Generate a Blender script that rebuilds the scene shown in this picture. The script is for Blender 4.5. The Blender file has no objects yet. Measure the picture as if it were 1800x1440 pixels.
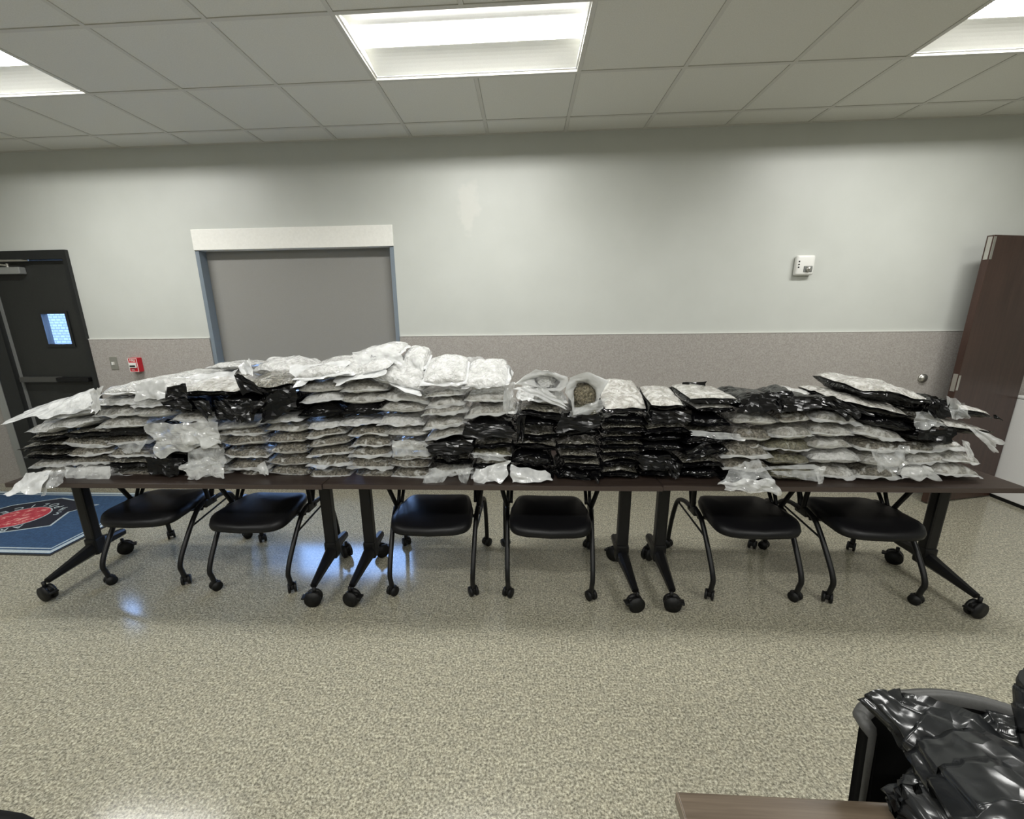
import bpy, bmesh, math, random
from mathutils import Vector, Matrix, noise
S = bpy.context.scene
COL = S.collection
PI = math.pi
# ------------------------------------------------------------------ camera
F, CX, CY = 755.1146, 877.36, 742.52
YAW, PIT, ROL = 0.0592337, -0.2507245, -0.0129508
CH = 1.643
H = 3.004
def _basis():
    cy, sy, cp, sp, cr, sr = math.cos(YAW), math.sin(YAW), math.cos(PIT), math.sin(PIT), math.cos(ROL), math.sin(ROL)
    f = Vector((-sy*cp, cy*cp, sp)); r = Vector((cy, sy, 0)); u = r.cross(f)
    return cr*r + sr*u, -sr*r + cr*u, f
RT, UP, FW = _basis()
cam = bpy.data.objects.new('camera', bpy.data.cameras.new('camera')); COL.objects.link(cam)
m = Matrix((RT, UP, -FW)).transposed().to_4x4(); m.translation = (0, 0, CH); cam.matrix_world = m
cam.data.sensor_fit = 'HORIZONTAL'; cam.data.sensor_width = 36; cam.data.lens = 36*F/1800
cam.data.shift_x = (900-CX)/1800; cam.data.shift_y = (CY-720)/1800
cam.data.clip_start = 0.02
S.camera = cam
# world and exposure
S.view_settings.view_transform = 'Standard'; S.view_settings.look = 'None'
S.view_settings.gamma = 1; S.view_settings.use_curve_mapping = False
S.view_settings.exposure = 0.0
LENS_POWER = 63.0
w = bpy.data.worlds.new('sky'); S.world = w; w.use_nodes = True
bg = w.node_tree.nodes['Background']; bg.inputs[0].default_value = (.36, .56, 1, 1); bg.inputs[1].default_value = 12.0
S.cycles.max_bounces = 8; S.cycles.diffuse_bounces = 5; S.cycles.transparent_max_bounces = 24
S.cycles.sample_clamp_indirect = 6

def ray(x, y): return RT*((x-CX)/F) + UP*(-(y-CY)/F) + FW
def at(x, y, Y):
    d = ray(x, y); t = Y/d.y
    return Vector((d.x*t, Y, d.z*t+CH))
def atz(x, y, z):
    d = ray(x, y); t = (z-CH)/d.z
    return Vector((d.x*t, d.y*t, z))
# ------------------------------------------------------------------ materials
def new_mat(name):
    m = bpy.data.materials.new(name); m.use_nodes = True
    nt = m.node_tree; p = nt.nodes['Principled BSDF']
    return m, nt, p
def N(nt, t, **k):
    n = nt.nodes.new(t)
    for a, v in k.items():
        if a.startswith('i_'): n.inputs[a[2:].replace('_', ' ')].default_value = v
        else: setattr(n, a, v)
    return n
def L(nt, a, b): nt.links.new(a, b)
def ramp(nt, fac, stops):
    r = nt.nodes.new('ShaderNodeValToRGB'); e = r.color_ramp.elements
    e[0].position, e[0].color = stops[0][0], (*stops[0][1], 1)
    e[1].position, e[1].color = stops[-1][0], (*stops[-1][1], 1)
    for s in stops[1:-1]:
        x = e.new(s[0]); x.color = (*s[1], 1)
    L(nt, fac, r.inputs[0]); return r.outputs[0]
def vec(nt, rnd=False, scale=None):
    tc = N(nt, 'ShaderNodeTexCoord'); v = tc.outputs['Object']
    if rnd:
        oi = N(nt, 'ShaderNodeObjectInfo'); mu = N(nt, 'ShaderNodeMath', operation='MULTIPLY'); mu.inputs[1].default_value = 37.0
        L(nt, oi.outputs['Random'], mu.inputs[0]); ad = N(nt, 'ShaderNodeVectorMath', operation='ADD')
        L(nt, v, ad.inputs[0]); L(nt, mu.outputs[0], ad.inputs[1]); v = ad.outputs[0]
    if scale:
        mp = N(nt, 'ShaderNodeMapping'); mp.inputs['Scale'].default_value = scale; L(nt, v, mp.inputs[0]); v = mp.outputs[0]
    return v
def plain(name, col, rough=.5, metal=0, spec=.5, bump=0, bscale=200, coat=0):
    m, nt, p = new_mat(name)
    p.inputs['Base Color'].default_value = (*col, 1); p.inputs['Roughness'].default_value = rough
    p.inputs['Metallic'].default_value = metal; p.inputs['Specular IOR Level'].default_value = spec
    p.inputs['Coat Weight'].default_value = coat
    n = N(nt, 'ShaderNodeTexNoise'); n.inputs['Scale'].default_value = bscale; L(nt, vec(nt), n.inputs[0])
    mx = N(nt, 'ShaderNodeMixRGB', blend_type='MULTIPLY'); mx.inputs[0].default_value = .12
    mx.inputs[1].default_value = (*col, 1); L(nt, n.outputs[0], mx.inputs[2]); L(nt, mx.outputs[0], p.inputs['Base Color'])
    if bump:
        b = N(nt, 'ShaderNodeBump'); b.inputs['Strength'].default_value = bump; b.inputs['Distance'].default_value = .002
        L(nt, n.outputs[0], b.inputs['Height']); L(nt, b.outputs[0], p.inputs['Normal'])
    return m
def speckle(name, stops, scale, rough, bump=.1, detail=3, coat=0, dist=.0015, spec=.5):
    m, nt, p = new_mat(name); v = vec(nt)
    n = N(nt, 'ShaderNodeTexNoise'); n.inputs['Scale'].default_value = scale; n.inputs['Detail'].default_value = detail; n.inputs['Roughness'].default_value = .7
    L(nt, v, n.inputs[0]); L(nt, ramp(nt, n.outputs[0], stops), p.inputs['Base Color'])
    p.inputs['Roughness'].default_value = rough; p.inputs['Coat Weight'].default_value = coat; p.inputs['Specular IOR Level'].default_value = spec
    if bump:
        b = N(nt, 'ShaderNodeBump'); b.inputs['Strength'].default_value = bump; b.inputs['Distance'].default_value = dist
        L(nt, n.outputs[0], b.inputs['Height']); L(nt, b.outputs[0], p.inputs['Normal'])
    return m
def wood(name, c1, c2, scale, rough):
    m, nt, p = new_mat(name); v = vec(nt, scale=scale)
    n = N(nt, 'ShaderNodeTexNoise'); n.inputs['Scale'].default_value = 4; n.inputs['Detail'].default_value = 6; n.inputs['Distortion'].default_value = .4
    L(nt, v, n.inputs[0]); L(nt, ramp(nt, n.outputs[0], [(.3, c1), (.7, c2)]), p.inputs['Base Color'])
    p.inputs['Roughness'].default_value = rough
    return m
def emit(name, col, st):
    m, nt, p = new_mat(name); nt.nodes.remove(p); e = N(nt, 'ShaderNodeEmission'); e.inputs[0].default_value = (*col, 1); e.inputs[1].default_value = st
    L(nt, e.outputs[0], nt.nodes['Material Output'].inputs[0]); return m
def glass_mat(name, tint):
    m, nt, p = new_mat(name); nt.nodes.remove(p)
    t = N(nt, 'ShaderNodeBsdfTransparent'); t.inputs[0].default_value = (*tint, 1); g = N(nt, 'ShaderNodeBsdfGlossy'); g.inputs['Roughness'].default_value = .02
    mx = N(nt, 'ShaderNodeMixShader'); mx.inputs[0].default_value = .06; L(nt, t.outputs[0], mx.inputs[1]); L(nt, g.outputs[0], mx.inputs[2])
    L(nt, mx.outputs[0], nt.nodes['Material Output'].inputs[0]); return m
def bag_mat(name, dark, light, haze, h0, h1, rough, wr=14, bump=.7, scale=70):
    """film over packed herb: speckled filling, milky film where it stands off, wrinkles in the bump"""
    m, nt, p = new_mat(name); v = vec(nt, True)
    vo = N(nt, 'ShaderNodeTexNoise'); vo.inputs['Scale'].default_value = scale; vo.inputs['Detail'].default_value = 4; vo.inputs['Roughness'].default_value = .75; L(nt, v, vo.inputs[0])
    herb = ramp(nt, vo.outputs[0], [(.36, dark), (.52, tuple((a+b)/2 for a, b in zip(dark, light))), (.66, light)])
    wn = N(nt, 'ShaderNodeTexNoise'); wn.inputs['Scale'].default_value = wr; wn.inputs['Detail'].default_value = 5; wn.inputs['Distortion'].default_value = 1.4; L(nt, v, wn.inputs[0])
    hz = ramp(nt, wn.outputs[0], [(h0, (0, 0, 0)), (h1, (1, 1, 1))])
    mx = N(nt, 'ShaderNodeMixRGB'); L(nt, hz, mx.inputs[0]); L(nt, herb, mx.inputs[1]); mx.inputs[2].default_value = (*haze, 1)
    L(nt, mx.outputs[0], p.inputs['Base Color'])
    cr = crumple(nt, v, wr*1.9, .05)
    ad = N(nt, 'ShaderNodeMath', operation='MULTIPLY_ADD'); L(nt, vo.outputs[0], ad.inputs[0]); ad.inputs[1].default_value = .9; L(nt, cr, ad.inputs[2])
    b = N(nt, 'ShaderNodeBump'); b.inputs['Strength'].default_value = bump; b.inputs['Distance'].default_value = .014
    L(nt, ad.outputs[0], b.inputs['Height']); L(nt, b.outputs[0], p.inputs['Normal'])
    p.inputs['Roughness'].default_value = rough; p.inputs['Specular IOR Level'].default_value = .6; p.inputs['Coat Weight'].default_value = 1; p.inputs['Coat Roughness'].default_value = .035
    L(nt, b.outputs[0], p.inputs['Coat Normal'])
    return m
def crumple(nt, v, sc, ds):
    """height of creased plastic: folded cells on warped coordinates"""
    n = N(nt, 'ShaderNodeTexNoise'); n.inputs['Scale'].default_value = sc*.6; n.inputs['Detail'].default_value = 2; L(nt, v, n.inputs[0])
    sb = N(nt, 'ShaderNodeVectorMath', operation='MULTIPLY_ADD'); L(nt, n.outputs['Color'], sb.inputs[0]); sb.inputs[1].default_value = (ds, ds, ds); L(nt, v, sb.inputs[2])
    vo = N(nt, 'ShaderNodeTexVoronoi'); vo.inputs['Scale'].default_value = sc; L(nt, sb.outputs[0], vo.inputs['Vector'])
    v2 = N(nt, 'ShaderNodeTexVoronoi'); v2.inputs['Scale'].default_value = sc*2.3; L(nt, sb.outputs[0], v2.inputs['Vector'])
    ad = N(nt, 'ShaderNodeMath', operation='MULTIPLY_ADD'); L(nt, v2.outputs['Distance'], ad.inputs[0]); ad.inputs[1].default_value = .35; L(nt, vo.outputs['Distance'], ad.inputs[2])
    return ad.outputs[0]
def film_mat(name, col, alpha, rough=.14, bump=.6):
    m, nt, p = new_mat(name); v = vec(nt, True); h = crumple(nt, v, 17, .05)
    p.inputs['Base Color'].default_value = (*col, 1)
    al = N(nt, 'ShaderNodeMapRange'); al.inputs['From Min'].default_value = .25; al.inputs['From Max'].default_value = .9; al.inputs['To Min'].default_value = alpha-.12; al.inputs['To Max'].default_value = min(1, alpha+.2)
    L(nt, h, al.inputs[0]); L(nt, al.outputs[0], p.inputs['Alpha'])
    b = N(nt, 'ShaderNodeBump'); b.inputs['Strength'].default_value = bump; b.inputs['Distance'].default_value = .012; L(nt, h, b.inputs['Height']); L(nt, b.outputs[0], p.inputs['Normal'])
    p.inputs['Roughness'].default_value = rough; p.inputs['Specular IOR Level'].default_value = .8
    return m
def black_mat(name, col=(.0025, .0025, .003), rough=.13, sc=15, bump=.6, dist=.012, spec=.36):
    m, nt, p = new_mat(name); v = vec(nt, True)
    mp = N(nt, 'ShaderNodeMapping'); mp.inputs['Scale'].default_value = (.55, 1, 1.3); mp.inputs['Rotation'].default_value = (.2, .5, .3); L(nt, v, mp.inputs[0])
    n0 = N(nt, 'ShaderNodeTexNoise'); n0.inputs['Scale'].default_value = sc; n0.inputs['Detail'].default_value = 2; n0.inputs['Distortion'].default_value = 1.2; L(nt, mp.outputs[0], n0.inputs[0])
    n1 = N(nt, 'ShaderNodeMath', operation='SUBTRACT'); L(nt, n0.outputs[0], n1.inputs[0]); n1.inputs[1].default_value = .5
    n2 = N(nt, 'ShaderNodeMath', operation='ABSOLUTE'); L(nt, n1.outputs[0], n2.inputs[0])
    ng = N(nt, 'ShaderNodeMath', operation='MULTIPLY'); L(nt, n2.outputs[0], ng.inputs[0]); ng.inputs[1].default_value = -3.0
    h = ng.outputs[0]
    b = N(nt, 'ShaderNodeBump'); b.inputs['Strength'].default_value = bump; b.inputs['Distance'].default_value = dist
    L(nt, h, b.inputs['Height']); L(nt, b.outputs[0], p.inputs['Normal'])
    n = N(nt, 'ShaderNodeTexNoise'); n.inputs['Scale'].default_value = 8; L(nt, v, n.inputs[0])
    L(nt, ramp(nt, n.outputs[0], [(.3, col), (.7, tuple(c*1.3 for c in col))]), p.inputs['Base Color'])
    p.inputs['Roughness'].default_value = rough; p.inputs['Specular IOR Level'].default_value = spec
    return m
M = {}
M['ceiling'] = speckle('ceiling_tile', [(.3, (.64, .635, .58)), (.7, (.72, .715, .66))], 160, .9, .3)
M['tbar'] = plain('ceiling_grid_paint', (.62, .61, .56), .6)
M['wainscot'] = speckle('fabric_wainscot', [(.3, (.265, .245, .222)), (.5, (.34, .318, .294)), (.7, (.42, .398, .37))], 110, .85, .3)
M['cap'] = plain('trim_cap', (.7, .7, .66), .5)
M['white_metal'] = plain('white_enamel', (.82, .82, .80), .35)
M['shade'] = speckle('shade_fabric', [(.3, (.235, .23, .215)), (.7, (.265, .26, .243))], 300, .8, .15)
M['cassette'] = speckle('brushed_metal_cover', [(.3, (.80, .79, .74)), (.7, (.86, .85, .80))], 40, .4, 0)
M['jamb'] = plain('daylight_blue_jamb', (.19, .23, .27), .5)  # grey jamb with the blue of leaking daylight mixed into its colour
M['black_frame'] = plain('black_frame_paint', (.012, .013, .013), .45)
M['door_paint'] = speckle('dark_door_paint', [(.3, (.015, .016, .0145)), (.7, (.020, .021, .019))], 60, .55, .1)
M['alu'] = plain('aluminium', (.42, .43, .42), .4, .6)
M['steel'] = plain('satin_steel', (.55, .54, .5), .3, .9)
M['red'] = plain('alarm_red', (.55, .01, .025), .35)
M['white'] = plain('white_plastic', (.80, .80, .76), .35)
M['blackp'] = plain('black_plastic', (.005, .005, .005), .5, bump=.1, spec=.3)
M['blackm'] = plain('black_powder_metal', (.005, .005, .0055), .38, spec=.32)
M['seat'] = speckle('black_vinyl', [(.3, (.004, .004, .005)), (.7, (.006, .006, .007))], 300, .42, .12, spec=.28)
M['fabric'] = plain('shaded_lining_fabric', (.003, .003, .003), .9, spec=.08)  # black upholstery, darkened further for the shade inside the tub chair
M['tabletop'] = wood('dark_walnut_laminate', (.024, .016, .013), (.048, .034, .027), (.6, 12, 12), .38)
M['tableedge'] = plain('walnut_edge_band', (.055, .040, .034), .35)
M['tabletop2'] = wood('mid_walnut_laminate', (.060, .043, .028), (.125, .094, .066), (.9, 26, 26), .36)
M['doorwood'] = wood('red_brown_veneer', (.030, .014, .010), (.054, .027, .019), (9, 9, .5), .3)
M['lens'] = emit('lamp_lens', (1, .995, .965), LENS_POWER)
M['reflector'] = plain('white_reflector', (.85, .85, .8), .5)
M['glass'] = glass_mat('window_glass', (.9, .95, 1))
M['herb'] = bag_mat('loose_herb', (.035, .03, .012), (.44, .38, .25), (.55, .5, .38), .60, .72, .6, scale=95, bump=1)
M['C'] = bag_mat('clear_film_over_herb', (.048, .044, .031), (.36, .33, .275), (.60, .60, .57),   .55, .68, .16, bump=1)
M['G'] = bag_mat('clear_film_over_green_herb', (.05, .048, .028), (.22, .205, .14), (.45, .45, .39), .60, .8, .2)
M['W'] = bag_mat('milky_film_over_herb', (.42, .42, .40), (.57, .57, .55), (.70, .70, .69), .35, .6, .2, wr=18, bump=.8)
M['V'] = bag_mat('hazy_film_over_herb', (.18, .175, .155), (.46, .445, .40), (.60, .60, .58), .46, .66, .18)
M['E'] = bag_mat('milky_underside_film', (.40, .40, .37), (.62, .62, .59), (.74, .74, .72), .30, .5, .26, bump=.4)
M['K'] = black_mat('black_film')
M['T'] = bag_mat('clear_window_on_black', (.02, .02, .015), (.34, .32, .26), (.6, .59, .55), .56, .70, .14, wr=20, bump=1)
M['TW'] = bag_mat('bright_window_on_black', (.26, .25, .22), (.46, .445, .40), (.60, .59, .56), .42, .6, .18, wr=18)
M['film'] = film_mat('loose_clear_film', (.74, .75, .74), .46, .09, .35)
M['filmw'] = film_mat('milky_loose_film', (.64, .65, .65), .85, bump=.45)
M['filmc'] = film_mat('thin_clear_film', (.72, .74, .74), .30, .07, .3)
M['filmk'] = black_mat('loose_black_film', rough=.2, sc=7, bump=.25)
M['trash'] = black_mat('trash_bag_film', (.012, .013, .014), .2, 5, .4, .02, .45)
M['ink'] = plain('blue_black_ink', (.03, .03, .05), .6)
M['brick'] = None
def mk_floor():
    m, nt, p = new_mat('speckled_epoxy_floor'); v = vec(nt)
    n = N(nt, 'ShaderNodeTexNoise'); n.inputs['Scale'].default_value = 105; n.inputs['Detail'].default_value = 3; n.inputs['Roughness'].default_value = .75; L(nt, v, n.inputs[0])
    c = ramp(nt, n.outputs[0], [(.34, (.095, .09, .068)), (.45, (.225, .213, .165)), (.55, (.36, .345, .268)), (.67, (.56, .54, .44))])
    n2 = N(nt, 'ShaderNodeTexNoise'); n2.inputs['Scale'].default_value = 30; n2.inputs['Detail'].default_value = 2; L(nt, v, n2.inputs[0])
    mx = N(nt, 'ShaderNodeMixRGB', blend_type='MULTIPLY'); mx.inputs[0].default_value = .5; L(nt, c, mx.inputs[1])
    L(nt, ramp(nt, n2.outputs[0], [(.35, (.72, .72, .72)), (.65, (1.15, 1.13, 1.08))]), mx.inputs[2]); L(nt, mx.outputs[0], p.inputs['Base Color'])
    n3 = N(nt, 'ShaderNodeTexNoise'); n3.inputs['Scale'].default_value = 8; L(nt, v, n3.inputs[0])
    b = N(nt, 'ShaderNodeBump'); b.inputs['Strength'].default_value = .06; b.inputs['Distance'].default_value = .003; L(nt, n3.outputs[0], b.inputs['Height']); L(nt, b.outputs[0], p.inputs['Normal'])
    p.inputs['Roughness'].default_value = .13; p.inputs['Specular IOR Level'].default_value = .5
    return m
M['floor'] = mk_floor()
def mk_wall():
    m, nt, p = new_mat('painted_wall'); v = vec(nt)
    n = N(nt, 'ShaderNodeTexNoise'); n.inputs['Scale'].default_value = 3; n.inputs['Detail'].default_value = 4; L(nt, v, n.inputs[0])
    base = ramp(nt, n.outputs[0], [(.3, (.52, .535, .50)), (.7, (.55, .565, .53))])
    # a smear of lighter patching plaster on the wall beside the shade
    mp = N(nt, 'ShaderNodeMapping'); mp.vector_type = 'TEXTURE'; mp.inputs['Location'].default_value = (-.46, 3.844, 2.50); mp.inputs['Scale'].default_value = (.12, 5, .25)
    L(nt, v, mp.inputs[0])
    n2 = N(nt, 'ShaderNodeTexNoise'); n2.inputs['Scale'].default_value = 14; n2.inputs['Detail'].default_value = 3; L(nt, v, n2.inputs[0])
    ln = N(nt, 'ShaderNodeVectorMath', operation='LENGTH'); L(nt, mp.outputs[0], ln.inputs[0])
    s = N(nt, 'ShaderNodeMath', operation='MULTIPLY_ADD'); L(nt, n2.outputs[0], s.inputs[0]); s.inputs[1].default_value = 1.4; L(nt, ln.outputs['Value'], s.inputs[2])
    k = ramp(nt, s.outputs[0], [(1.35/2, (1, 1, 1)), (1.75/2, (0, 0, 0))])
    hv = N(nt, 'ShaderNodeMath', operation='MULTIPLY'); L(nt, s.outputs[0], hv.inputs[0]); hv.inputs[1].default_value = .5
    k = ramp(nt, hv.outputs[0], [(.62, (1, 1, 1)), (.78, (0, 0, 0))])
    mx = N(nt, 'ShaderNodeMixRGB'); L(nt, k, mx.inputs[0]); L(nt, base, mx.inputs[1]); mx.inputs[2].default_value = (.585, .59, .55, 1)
    L(nt, mx.outputs[0], p.inputs['Base Color']); p.inputs['Roughness'].default_value = .42
    n4 = N(nt, 'ShaderNodeTexNoise'); n4.inputs['Scale'].default_value = 120; L(nt, v, n4.inputs[0])
    b = N(nt, 'ShaderNodeBump'); b.inputs['Strength'].default_value = .15; b.inputs['Distance'].default_value = .001; L(nt, n4.outputs[0], b.inputs['Height']); L(nt, b.outputs[0], p.inputs['Normal'])
    return m
M['wall'] = mk_wall()
def mk_brick():
    m, nt, p = new_mat('pale_painted_brick'); v = vec(nt)
    mp = N(nt, 'ShaderNodeMapping'); mp.inputs['Rotation'].default_value = (PI/2, 0, 0); L(nt, v, mp.inputs[0])
    b = N(nt, 'ShaderNodeTexBrick'); b.inputs['Scale'].default_value = 5.5; b.inputs['Color1'].default_value = (.27, .26, .25, 1); b.inputs['Color2'].default_value = (.21, .20, .20, 1); b.inputs['Mortar'].default_value = (.11, .115, .13, 1)
    b.inputs['Mortar Size'].default_value = .035; L(nt, mp.outputs[0], b.inputs[0]); L(nt, b.outputs[0], p.inputs['Base Color']); p.inputs['Roughness'].default_value = .8
    return m
M['brick'] = mk_brick()
M['mat_blue'] = speckle('blue_mat_pile', [(.3, (.012, .035, .085)), (.7, (.032, .082, .165))], 60, .95, .6)
M['mat_white'] = speckle('white_mat_pile', [(.3, (.30, .36, .38)), (.7, (.50, .56, .58))], 90, .95, .5)
M['mat_navy'] = speckle('navy_mat_pile', [(.3, (.004, .005, .012)), (.7, (.010, .012, .022))], 90, .95, .5)
M['mat_red'] = speckle('red_mat_pile', [(.35, (.32, .02, .035)), (.55, (.42, .045, .06)), (.66, (.65, .35, .3))], 22, .95, .5)
M['rubber'] = plain('black_rubber', (.015, .015, .014), .7)
# ------------------------------------------------------------------ mesh helpers
def link(name, bm, mat, parent=None, smooth=False, loc=None, rot=None):
    me = bpy.data.meshes.new(name); bmesh.ops.recalc_face_normals(bm, faces=bm.faces[:]); bm.to_mesh(me); bm.free()
    for mm in (mat if isinstance(mat, (list, tuple)) else [mat]): me.materials.append(mm)
    if smooth:
        for f in me.polygons: f.use_smooth = True
    o = bpy.data.objects.new(name, me); COL.objects.link(o)
    if parent: o.parent = parent
    if loc is not None: o.location = loc
    if rot is not None: o.rotation_euler = rot
    return o
def box(bm, x0, x1, y0, y1, z0, z1, bev=0, mat=None):
    if mat is None: mat = Matrix.Identity(4)
    t = Matrix.Translation(((x0+x1)/2, (y0+y1)/2, (z0+z1)/2)) @ Matrix.Diagonal((abs(x1-x0), abs(y1-y0), abs(z1-z0), 1))
    r = bmesh.ops.create_cube(bm, size=1, matrix=mat @ t)
    if bev:
        es = list({e for v in r['verts'] for e in v.link_edges})
        bmesh.ops.bevel(bm, geom=es, offset=bev, segments=2, affect='EDGES', profile=.6)
    return r
def BX(*a, **k):
    bm = bmesh.new(); box(bm, *a, **k); return bm
def cyl(bm, p0, p1, r0, r1=None, seg=16, caps=True):
    p0, p1 = Vector(p0), Vector(p1); d = p1-p0; r1 = r0 if r1 is None else r1
    q = d.to_track_quat('Z', 'Y').to_matrix().to_4x4(); q.translation = (p0+p1)/2
    return bmesh.ops.create_cone(bm, cap_ends=caps, segments=seg, radius1=r0, radius2=r1, depth=d.length, matrix=q)
def tube(bm, pts, r, seg=10, sub=4):
    """smooth swept tube through points"""
    P = [Vector(p) for p in pts]; path = []
    for i in range(len(P)-1):
        a, b, c, d = P[max(i-1, 0)], P[i], P[i+1], P[min(i+2, len(P)-1)]
        for k in range(sub):
            t = k/sub; path.append(.5*((2*b)+(-a+c)*t+(2*a-5*b+4*c-d)*t*t+(-a+3*b-3*c+d)*t**3))
    path.append(P[-1]); rings = []; rr = r if callable(r) else (lambda t: r)
    n = None
    for i, p in enumerate(path):
        t = (path[min(i+1, len(path)-1)]-path[max(i-1, 0)]).normalized()
        if n is None: n = t.orthogonal().normalized()
        n = (n-t*n.dot(t)).normalized(); b = t.cross(n); R = rr(i/(len(path)-1))
        rings.append([bm.verts.new(p+(n*math.cos(2*PI*k/seg)+b*math.sin(2*PI*k/seg))*R) for k in range(seg)])
    for a, b in zip(rings, rings[1:]):
        for k in range(seg): bm.faces.new((a[k], a[(k+1) % seg], b[(k+1) % seg], b[k]))
    bm.faces.new(rings[0][::-1]); bm.faces.new(rings[-1])
def loft(bm, rings, cap0=True, cap1=True, closed=True):
    V = [[bm.verts.new(p) for p in r] for r in rings]; n = len(V[0])
    for a, b in zip(V, V[1:]):
        for k in range(n if closed else n-1): bm.faces.new((a[k], a[(k+1) % n], b[(k+1) % n], b[k]))
    if cap0: bm.faces.new(V[0][::-1])
    if cap1: bm.faces.new(V[-1])
    return V
def prism(bm, pts, z0, z1):
    loft(bm, [[(x, y, z0) for x, y in pts], [(x, y, z1) for x, y in pts]])
def thing(name, label, cat, loc=(0, 0, 0), rotz=0, group=None):
    o = bpy.data.objects.new(name, None); COL.objects.link(o); o.empty_display_size = .1
    o.location = loc; o.rotation_euler = (0, 0, rotz); return tag(o, label, cat, group)
def tag(o, label, cat, group=None):
    o['label'] = label; o['category'] = cat
    if group: o['group'] = group
    return o
def struct(name, bm, mat, parent=None, **k):
    o = link(name, bm, mat, parent, **k)
    if not parent: o['kind'] = 'structure'
    return o
def copy_tree(o, parent=None):
    c = o.copy(); COL.objects.link(c)
    if parent: c.parent = parent
    for ch in list(o.children): copy_tree(ch, c)
    return c
# ------------------------------------------------------------------ room shell
XL, XR, YB, YW = -6.6, 5.4, -4.6, 3.844
WT = .22
struct('floor', BX(XL-.3, XR+.3, YB-.3, YW+WT, -.12, 0), M['floor'])
WX0, WX1, WZ0, WZ1 = -2.865, -1.105, .62, 2.365     # window opening
DX0, DX1, DZ1 = -5.06, -4.035, 2.225                # exit door opening
bm = bmesh.new()
for a in ((XL-.3, DX0, 0, H+.25), (DX0, DX1, DZ1, H+.25), (DX1, WX0, 0, H+.25), (WX0, WX1, 0, WZ0), (WX0, WX1, WZ1, H+.25), (WX1, XR+.3, 0, H+.25)):
    box(bm, a[0], a[1], YW, YW+WT, a[2], a[3])
struct('wall_back', bm, M['wall'])
struct('wall_left', BX(XL-.2, XL, YB, YW, 0, H+.25), M['wall'])
struct('wall_right', BX(XR, XR+.2, YB, YW, 0, H+.25), M['wall'])
struct('wall_front', BX(XL-.2, XR+.2, YB-.2, YB, 0, H+.25), M['wall'])
# wainscot panels and their cap
bm = bmesh.new(); bc = bmesh.new()
for a, b in ((XL, DX0), (DX1, WX0-.002), (WX1+.004, XR)):
    box(bm, a, b, YW-.012, YW-.0005, .0, 1.445); box(bc, a, b, YW-.015, YW-.0005, 1.4455, 1.4525)
box(bm, WX0, WX1, YW-.012, YW-.0005, 0, WZ0-.002)
struct('trim_1', bm, M['wainscot']); struct('trim_2', bc, M['cap'])
struct('baseboard_right', BX(XR-.012, XR-.0005, YB, YW-.02, 0, .1), M['rubber'])
struct('baseboard_left', BX(XL+.0005, XL+.012, YB, YW-.02, 0, .1), M['rubber'])
# ceiling: tiles with the lamp cells left open, and the metal grid
T = .6096; GX0, GY0 = -.8997, 2.9772
lights = [(i, j) for j in (-1, -5, -9) for i in (-10, -5, 0, 5)]
lights = [(i, j) for i, j in lights if GX0+i*T > XL and GX0+(i+2)*T < XR]
cells = {(i+k, j) for i, j in lights for k in (0, 1)}
bm = bmesh.new(); bt = bmesh.new()
for i in range(-10, 12):
    for j in range(-13, 3):
        x0, x1 = max(XL, GX0+i*T), min(XR, GX0+(i+1)*T); y0, y1 = max(YB, GY0+j*T), min(YW, GY0+(j+1)*T)
        if x1-x0 < .01 or y1-y0 < .01 or (i, j) in cells: continue
        g = .0135
        box(bm, x0+g, x1-g, y0+g, y1-g, H+.002, H+.022)
        box(bm, x0, x1, y0, y1, H+.013, H+.03)
struct('ceiling', bm, M['ceiling'])
skip = {(i+1, j) for i, j in lights}
for i in range(-9, 12):
    x = GX0+i*T
    if XL < x < XR:
        for j in range(-13, 3):
            if (i, j) in skip: continue
            y0, y1 = max(YB, GY0+j*T), min(YW, GY0+(j+1)*T)
            if y1 > y0: box(bt, x-.012, x+.012, y0, y1, H-.0015, H+.012)
for j in range(-12, 2):
    y = GY0+j*T
    if YB < y < YW: box(bt, XL, XR, y-.012, y+.012, H-.002, H+.0115)
box(bt, XL, XR, YW-.022, YW, H-.001, H+.014)
struct('trim_3', bt, M['tbar'])
# ------------------------------------------------------------------ ceiling lights
def make_light():
    t = thing('ceiling_light', 'x', 'ceiling light')
    bm = bmesh.new(); X = 2*T/2-.014; Y = T/2-.014; R = .05
    prof = []
    for k in range(9):
        a = k/8; prof.append((Y-(Y-.095)*a, R*math.sin(a*PI/2)**.9))
    sec = prof + [(.095, R+.01), (-.095, R+.01)] + [(-y, z) for y, z in prof[::-1]]
    for a, b in zip(sec, sec[1:]):
        v = [bm.verts.new((-X, a[0], a[1])), bm.verts.new((X, a[0], a[1])), bm.verts.new((X, b[0], b[1])), bm.verts.new((-X, b[0], b[1]))]
        bm.faces.new(v)
    for s in (-1, 1):
        bm.faces.new([bm.verts.new((s*X, y, z)) for y, z in sec])
    link('reflector', bm, M['reflector'], t)
    bm = bmesh.new(); rings = []
    n = 10
    for x in (-X+.012, X-.012):
        rings.append([(x, -.088+.176*k/n, R-.002-.006*math.sin(PI*k/n)) for k in range(n+1)])
    loft(bm, rings, False, False, False)
    link('lens', bm, M['lens'], t)
    bm = bmesh.new()
    for s in (-1, 1):
        box(bm, s*X-.008, s*X+.008, -Y-.006, Y+.006, -.001, .006); box(bm, -X, X, s*Y-.006, s*Y+.006, -.001, .006)
    link('frame', bm, M['white_metal'], t)
    return t
LL = {(0, -1): 'whole lit ceiling troffer in view above the tables', (-5, -1): 'lit ceiling troffer cut by the left picture edge', (5, -1): 'lit ceiling troffer cut by the right picture edge'}
proto = make_light(); first = True
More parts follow.
